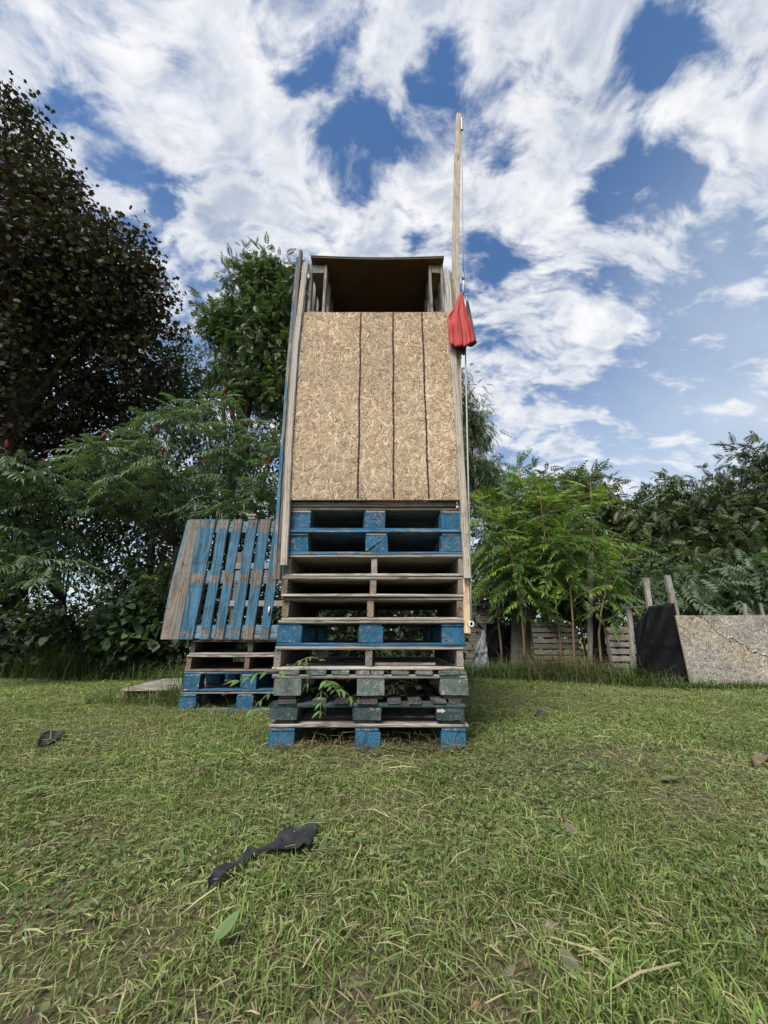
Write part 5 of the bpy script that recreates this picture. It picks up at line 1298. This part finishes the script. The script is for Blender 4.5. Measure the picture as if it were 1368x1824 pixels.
# long grass at the edges of the lawn and under the stacks
def along(pts, spread):
    P = np.array(pts, float)
    def g(n, r):
        k = r.integers(0, len(P) - 1, n); f = r.random(n)[:, None]; p = P[k] * (1 - f) + P[k + 1] * f + r.normal(0, spread, (n, 2)); return p[:, 0], p[:, 1]
    return g
TG = [(.062, .105, .030), (.078, .125, .036), (.055, .088, .030), (.10, .14, .05)]
v_, t_, c_ = merge([blades(9000, along([(1.4, 6.9), (2.4, 6.7), (3.2, 6.15), (3.65, 5.62)], .19), .20, .0042, .7, TG, r_, patch=False), blades(2600, along([(3.7, 5.42), (4.1, 5.36), (5.4, 5.36)], .07), .065, .004, .7, TG, r_, patch=False),
                    blades(2500, along([(2.4, 6.7), (3.1, 6.2)], .22), .36, .0035, .8, [(.13, .12, .06), (.10, .12, .045), (.15, .13, .075)], r_, patch=False)])
tag(link('fence_grass', npmesh('fence_grass', v_, t_, c_), None, M['grass']), 'long unmown grass along the foot of the fence', 'grass', kind='stuff')
v_, t_, c_ = merge([blades(11000, along([(-9, 7.2), (-6.5, 7.2), (-4.9, 6.9), (-3.3, 6.5), (-2.2, 6.4), (-.5, 6.8), (1.2, 7.2)], .25), .24, .0045, .7, TG, r_, patch=False), blades(1800, along([(-6.2, 6.9), (-4.7, 6.6)], .18), .42, .005, .7, TG, r_, patch=False)])
tag(link('wood_edge_grass', npmesh('wood_edge_grass', v_, t_, c_), None, M['grass']), 'long dark grass along the edge of the left trees', 'grass', kind='stuff')
def rect(x0, x1, y0, y1):
    def g(n, r): return r.uniform(x0, x1, n), r.uniform(y0, y1, n)
    return g
v_, t_, c_ = merge([blades(420, rect(-.68, .5, 2.60, 2.95), .11, .0022, 1.0, [(.16, .15, .07), (.10, .13, .045), (.20, .16, .09)], r_, patch=False), blades(420, rect(-.64, .46, 2.56, 2.75), .16, .002, .8, [(.20, .16, .09), (.15, .12, .065)], r_, True, patch=False),
                    blades(700, rect(-2.95, -1.85, 4.08, 4.3), .16, .003, .9, TG + ST[:2], r_, patch=False), blades(260, rect(-2.1, -1.85, 3.95, 4.35), .30, .0028, .7, TG, r_, patch=False), blades(220, rect(-1.85, -.8, 3.86, 4.1), .10, .0025, .9, TG, r_, patch=False)])
tag(link('stack_grass', npmesh('stack_grass', v_, t_, c_), None, M['grass']), 'straggling and dead grass around the feet of the pallet stacks', 'grass', kind='stuff')
# dry tangle caught in the grey-green pallet
v_, t_, c_ = blades(150, lambda n, r: (r.normal(.03, .06, n), r.normal(2.74, .03, n)), .10, .0012, 1.2, [(.15, .12, .08), (.10, .08, .05)], r_, patch=False)
v_[:, 2] += .30; tag(link('dry_grass_tangle', npmesh('dry_grass_tangle', v_, t_, c_), None, M['grass']), 'dry grass tangle caught in the pale grey-green pallet', 'grass', kind='stuff')

# ------------------------------------------------------------------ litter on the lawn
def strip(name, left, right, lift, label, cat, mat, wob=.012, th=.0018, group=None, nu=6):
    """a torn flat sheet lying on the grass between two picture outlines"""
    A = [gp(*p) for p in left]; B = [gp(*p) for p in right]; base = sum(A + B, Vector()) / (2 * len(A)); base.z = 0
    V = []; F = []; n = len(A); rr = random.Random(len(label))
    for s in (0, 1):
        for i in range(n):
            for k in range(nu + 1):
                f = k / nu; p = A[i].lerp(B[i], f) - base
                e = abs(f - .5) * 2
                p.z += lift + wob * (math.sin(i * 1.3 + f * 4) * .6 + (1 - e) * .5) + rr.uniform(-.3, .3) * wob - s * th
                if s == 0: pass
                V.append(p)
    m_ = nu + 1; off = m_ * n
    for k in range(off): V[off + k] = V[k] - Vector((0, 0, th))
    for i in range(n - 1):
        for k in range(nu):
            a0 = i * m_ + k; F.append((a0, a0 + 1, a0 + m_ + 1, a0 + m_)); F.append((a0 + off, a0 + m_ + off, a0 + m_ + 1 + off, a0 + 1 + off))
    rim = [i for i in range(nu + 1)] + [j * m_ + nu for j in range(1, n)] + [(n - 1) * m_ + i for i in range(nu - 1, -1, -1)] + [j * m_ for j in range(n - 2, 0, -1)]
    for a0, b0 in zip(rim, rim[1:] + rim[:1]): F.append((a0, b0, b0 + off, a0 + off))
    o = link(name, pymesh(name, V, F, True), None, mat); o.location = base; return tag(o, label, cat, group)
strip('torn_plastic', [(366, 1600), (378, 1576), (398, 1566), (412, 1559), (424, 1551), (438, 1536), (446, 1533), (457, 1536), (468, 1526), (484, 1520), (497, 1500), (512, 1494), (521, 1486), (530, 1492), (541, 1489), (548, 1482), (561, 1484)],
      [(368, 1605), (384, 1594), (400, 1580), (416, 1570), (430, 1557), (442, 1546), (450, 1540), (458, 1541), (474, 1541), (492, 1534), (505, 1530), (520, 1528), (530, 1531), (540, 1524), (549, 1527), (558, 1508), (564, 1494)], .036, 'long torn black plastic strip lying across the foreground grass', 'plastic', M['black_scrap'], .009)
strip('plastic_scrap', [(62, 1336), (70, 1322), (84, 1314), (98, 1309), (110, 1312)], [(66, 1340), (76, 1334), (90, 1333), (104, 1324), (113, 1317)], .028, 'crumpled black plastic scrap on the grass at the left', 'plastic', M['black_scrap'], .022)
strip('plastic_scrap', [(954, 1282), (958, 1274), (966, 1271), (974, 1276)], [(956, 1284), (964, 1283), (972, 1283), (978, 1280)], .022, 'small crumpled black plastic scrap on the grass right of the tower', 'plastic', M['black_scrap'], .018)
strip('plastic_scrap', [(1340, 1366), (1348, 1354), (1360, 1350), (1372, 1352)], [(1346, 1370), (1356, 1368), (1366, 1366), (1374, 1360)], .03, 'dark scrap in the grass at the right picture edge', 'plastic', M['dead_thatch'], .02)

def ground_leaf(label, px, py, L, ang, tone, rise=.03, tilt=.25, wfac=1.0, name='fallen_leaf', mat=None):
    v = T([(0, 0, 0), (-.20, .18, .03), (.20, .18, .03), (-.27, .42, .02), (.27, .42, .02), (-.18, .72, 0), (.18, .72, 0), (0, 1, -.03), (0, .2, -.015), (0, .45, -.02), (0, .72, -.02)]) * np.array([wfac, 1, 1])
    f = np.array([(0, 8, 1), (0, 2, 8), (1, 8, 9), (1, 9, 3), (8, 2, 4), (8, 4, 9), (3, 9, 10), (3, 10, 5), (9, 4, 6), (9, 6, 10), (5, 10, 7), (10, 6, 7)])
    lo = v - np.array([0, 0, .004]); n = len(v)
    me = npmesh('fallen_leaf', np.concatenate([v, lo]), np.concatenate([f, f[:, ::-1] + n]), np.tile(np.array(tone), (2 * n, 1)) * np.tile(np.where(np.isin(np.arange(n), (8, 9, 10)), .8, 1.0), 2)[:, None])
    o = link(name, me, None, mat or M['leaf']); p = gp(px, py, rise); o.location = p
    o.rotation_euler = (tilt, 0, ang); o.scale = (L, L, L); return tag(o, label, 'leaf')
ground_leaf('single pale green pointed leaf lying on the foreground grass', 378, 1706, .070, R(-35), (.15, .22, .085), .030, .45)
ground_leaf('pale green leaf lying on the grass near the left edge', 28, 1436, .10, R(-65), (.17, .23, .11), .035, .2)
ground_leaf('withered pale leaf standing in the grass at the lower right', 1030, 1740, .055, R(15), (.15, .15, .085), .004, .6, 1.2)
ground_leaf('bright green broad leaf on the lawn right of centre', 1180, 1398, .10, R(-80), (.15, .21, .07), .018, .1)
ground_leaf('dull beige dry leaf on the grass right of centre', 1028, 1498, .055, R(20), (.19, .155, .105), .016, .4, 1.3)
def stone(label, px, py, s, mat, name='stone'):
    rr = random.Random(px); V = []; F = []
    for i in range(5):
        th = math.pi * (i + .5) / 5
        for k in range(8): a = k * math.pi / 4; q_ = 1 + rr.uniform(-.18, .18); V.append((math.sin(th) * math.cos(a) * q_ * s, math.sin(th) * math.sin(a) * q_ * s * .8, math.cos(th) * s * .55 * q_))
    for i in range(4):
        for k in range(8): F.append((i * 8 + k, i * 8 + 8 + k, i * 8 + 8 + (k + 1) % 8, i * 8 + (k + 1) % 8))
    F += [tuple(range(8)), tuple(range(39, 31, -1))]
    o = link(name, pymesh(name, V, F, True), None, mat); o.location = gp(px, py, -s * .28); o.rotation_euler.z = rr.uniform(0, 6); return tag(o, label, 'stone')
stone('small orange-brown pebble in the bare patch at the bottom right of centre', 938, 1708, .012, M['clay'])
stone('flat grey-brown stone in the bare patch below right of centre', 985, 1645, .035, M['stone'])
stone('small tan stone at the bottom edge, right of centre', 848, 1772, .016, M['clay'])
stone('flat buff stone near the bottom centre of the lawn', 625, 1738, .022, M['stone'])
stone('buff stone at the bottom edge below the centre', 570, 1806, .022, M['stone'])
stone('pale pebble beside the orange-brown one in the bare patch', 908, 1716, .018, M['stone'])
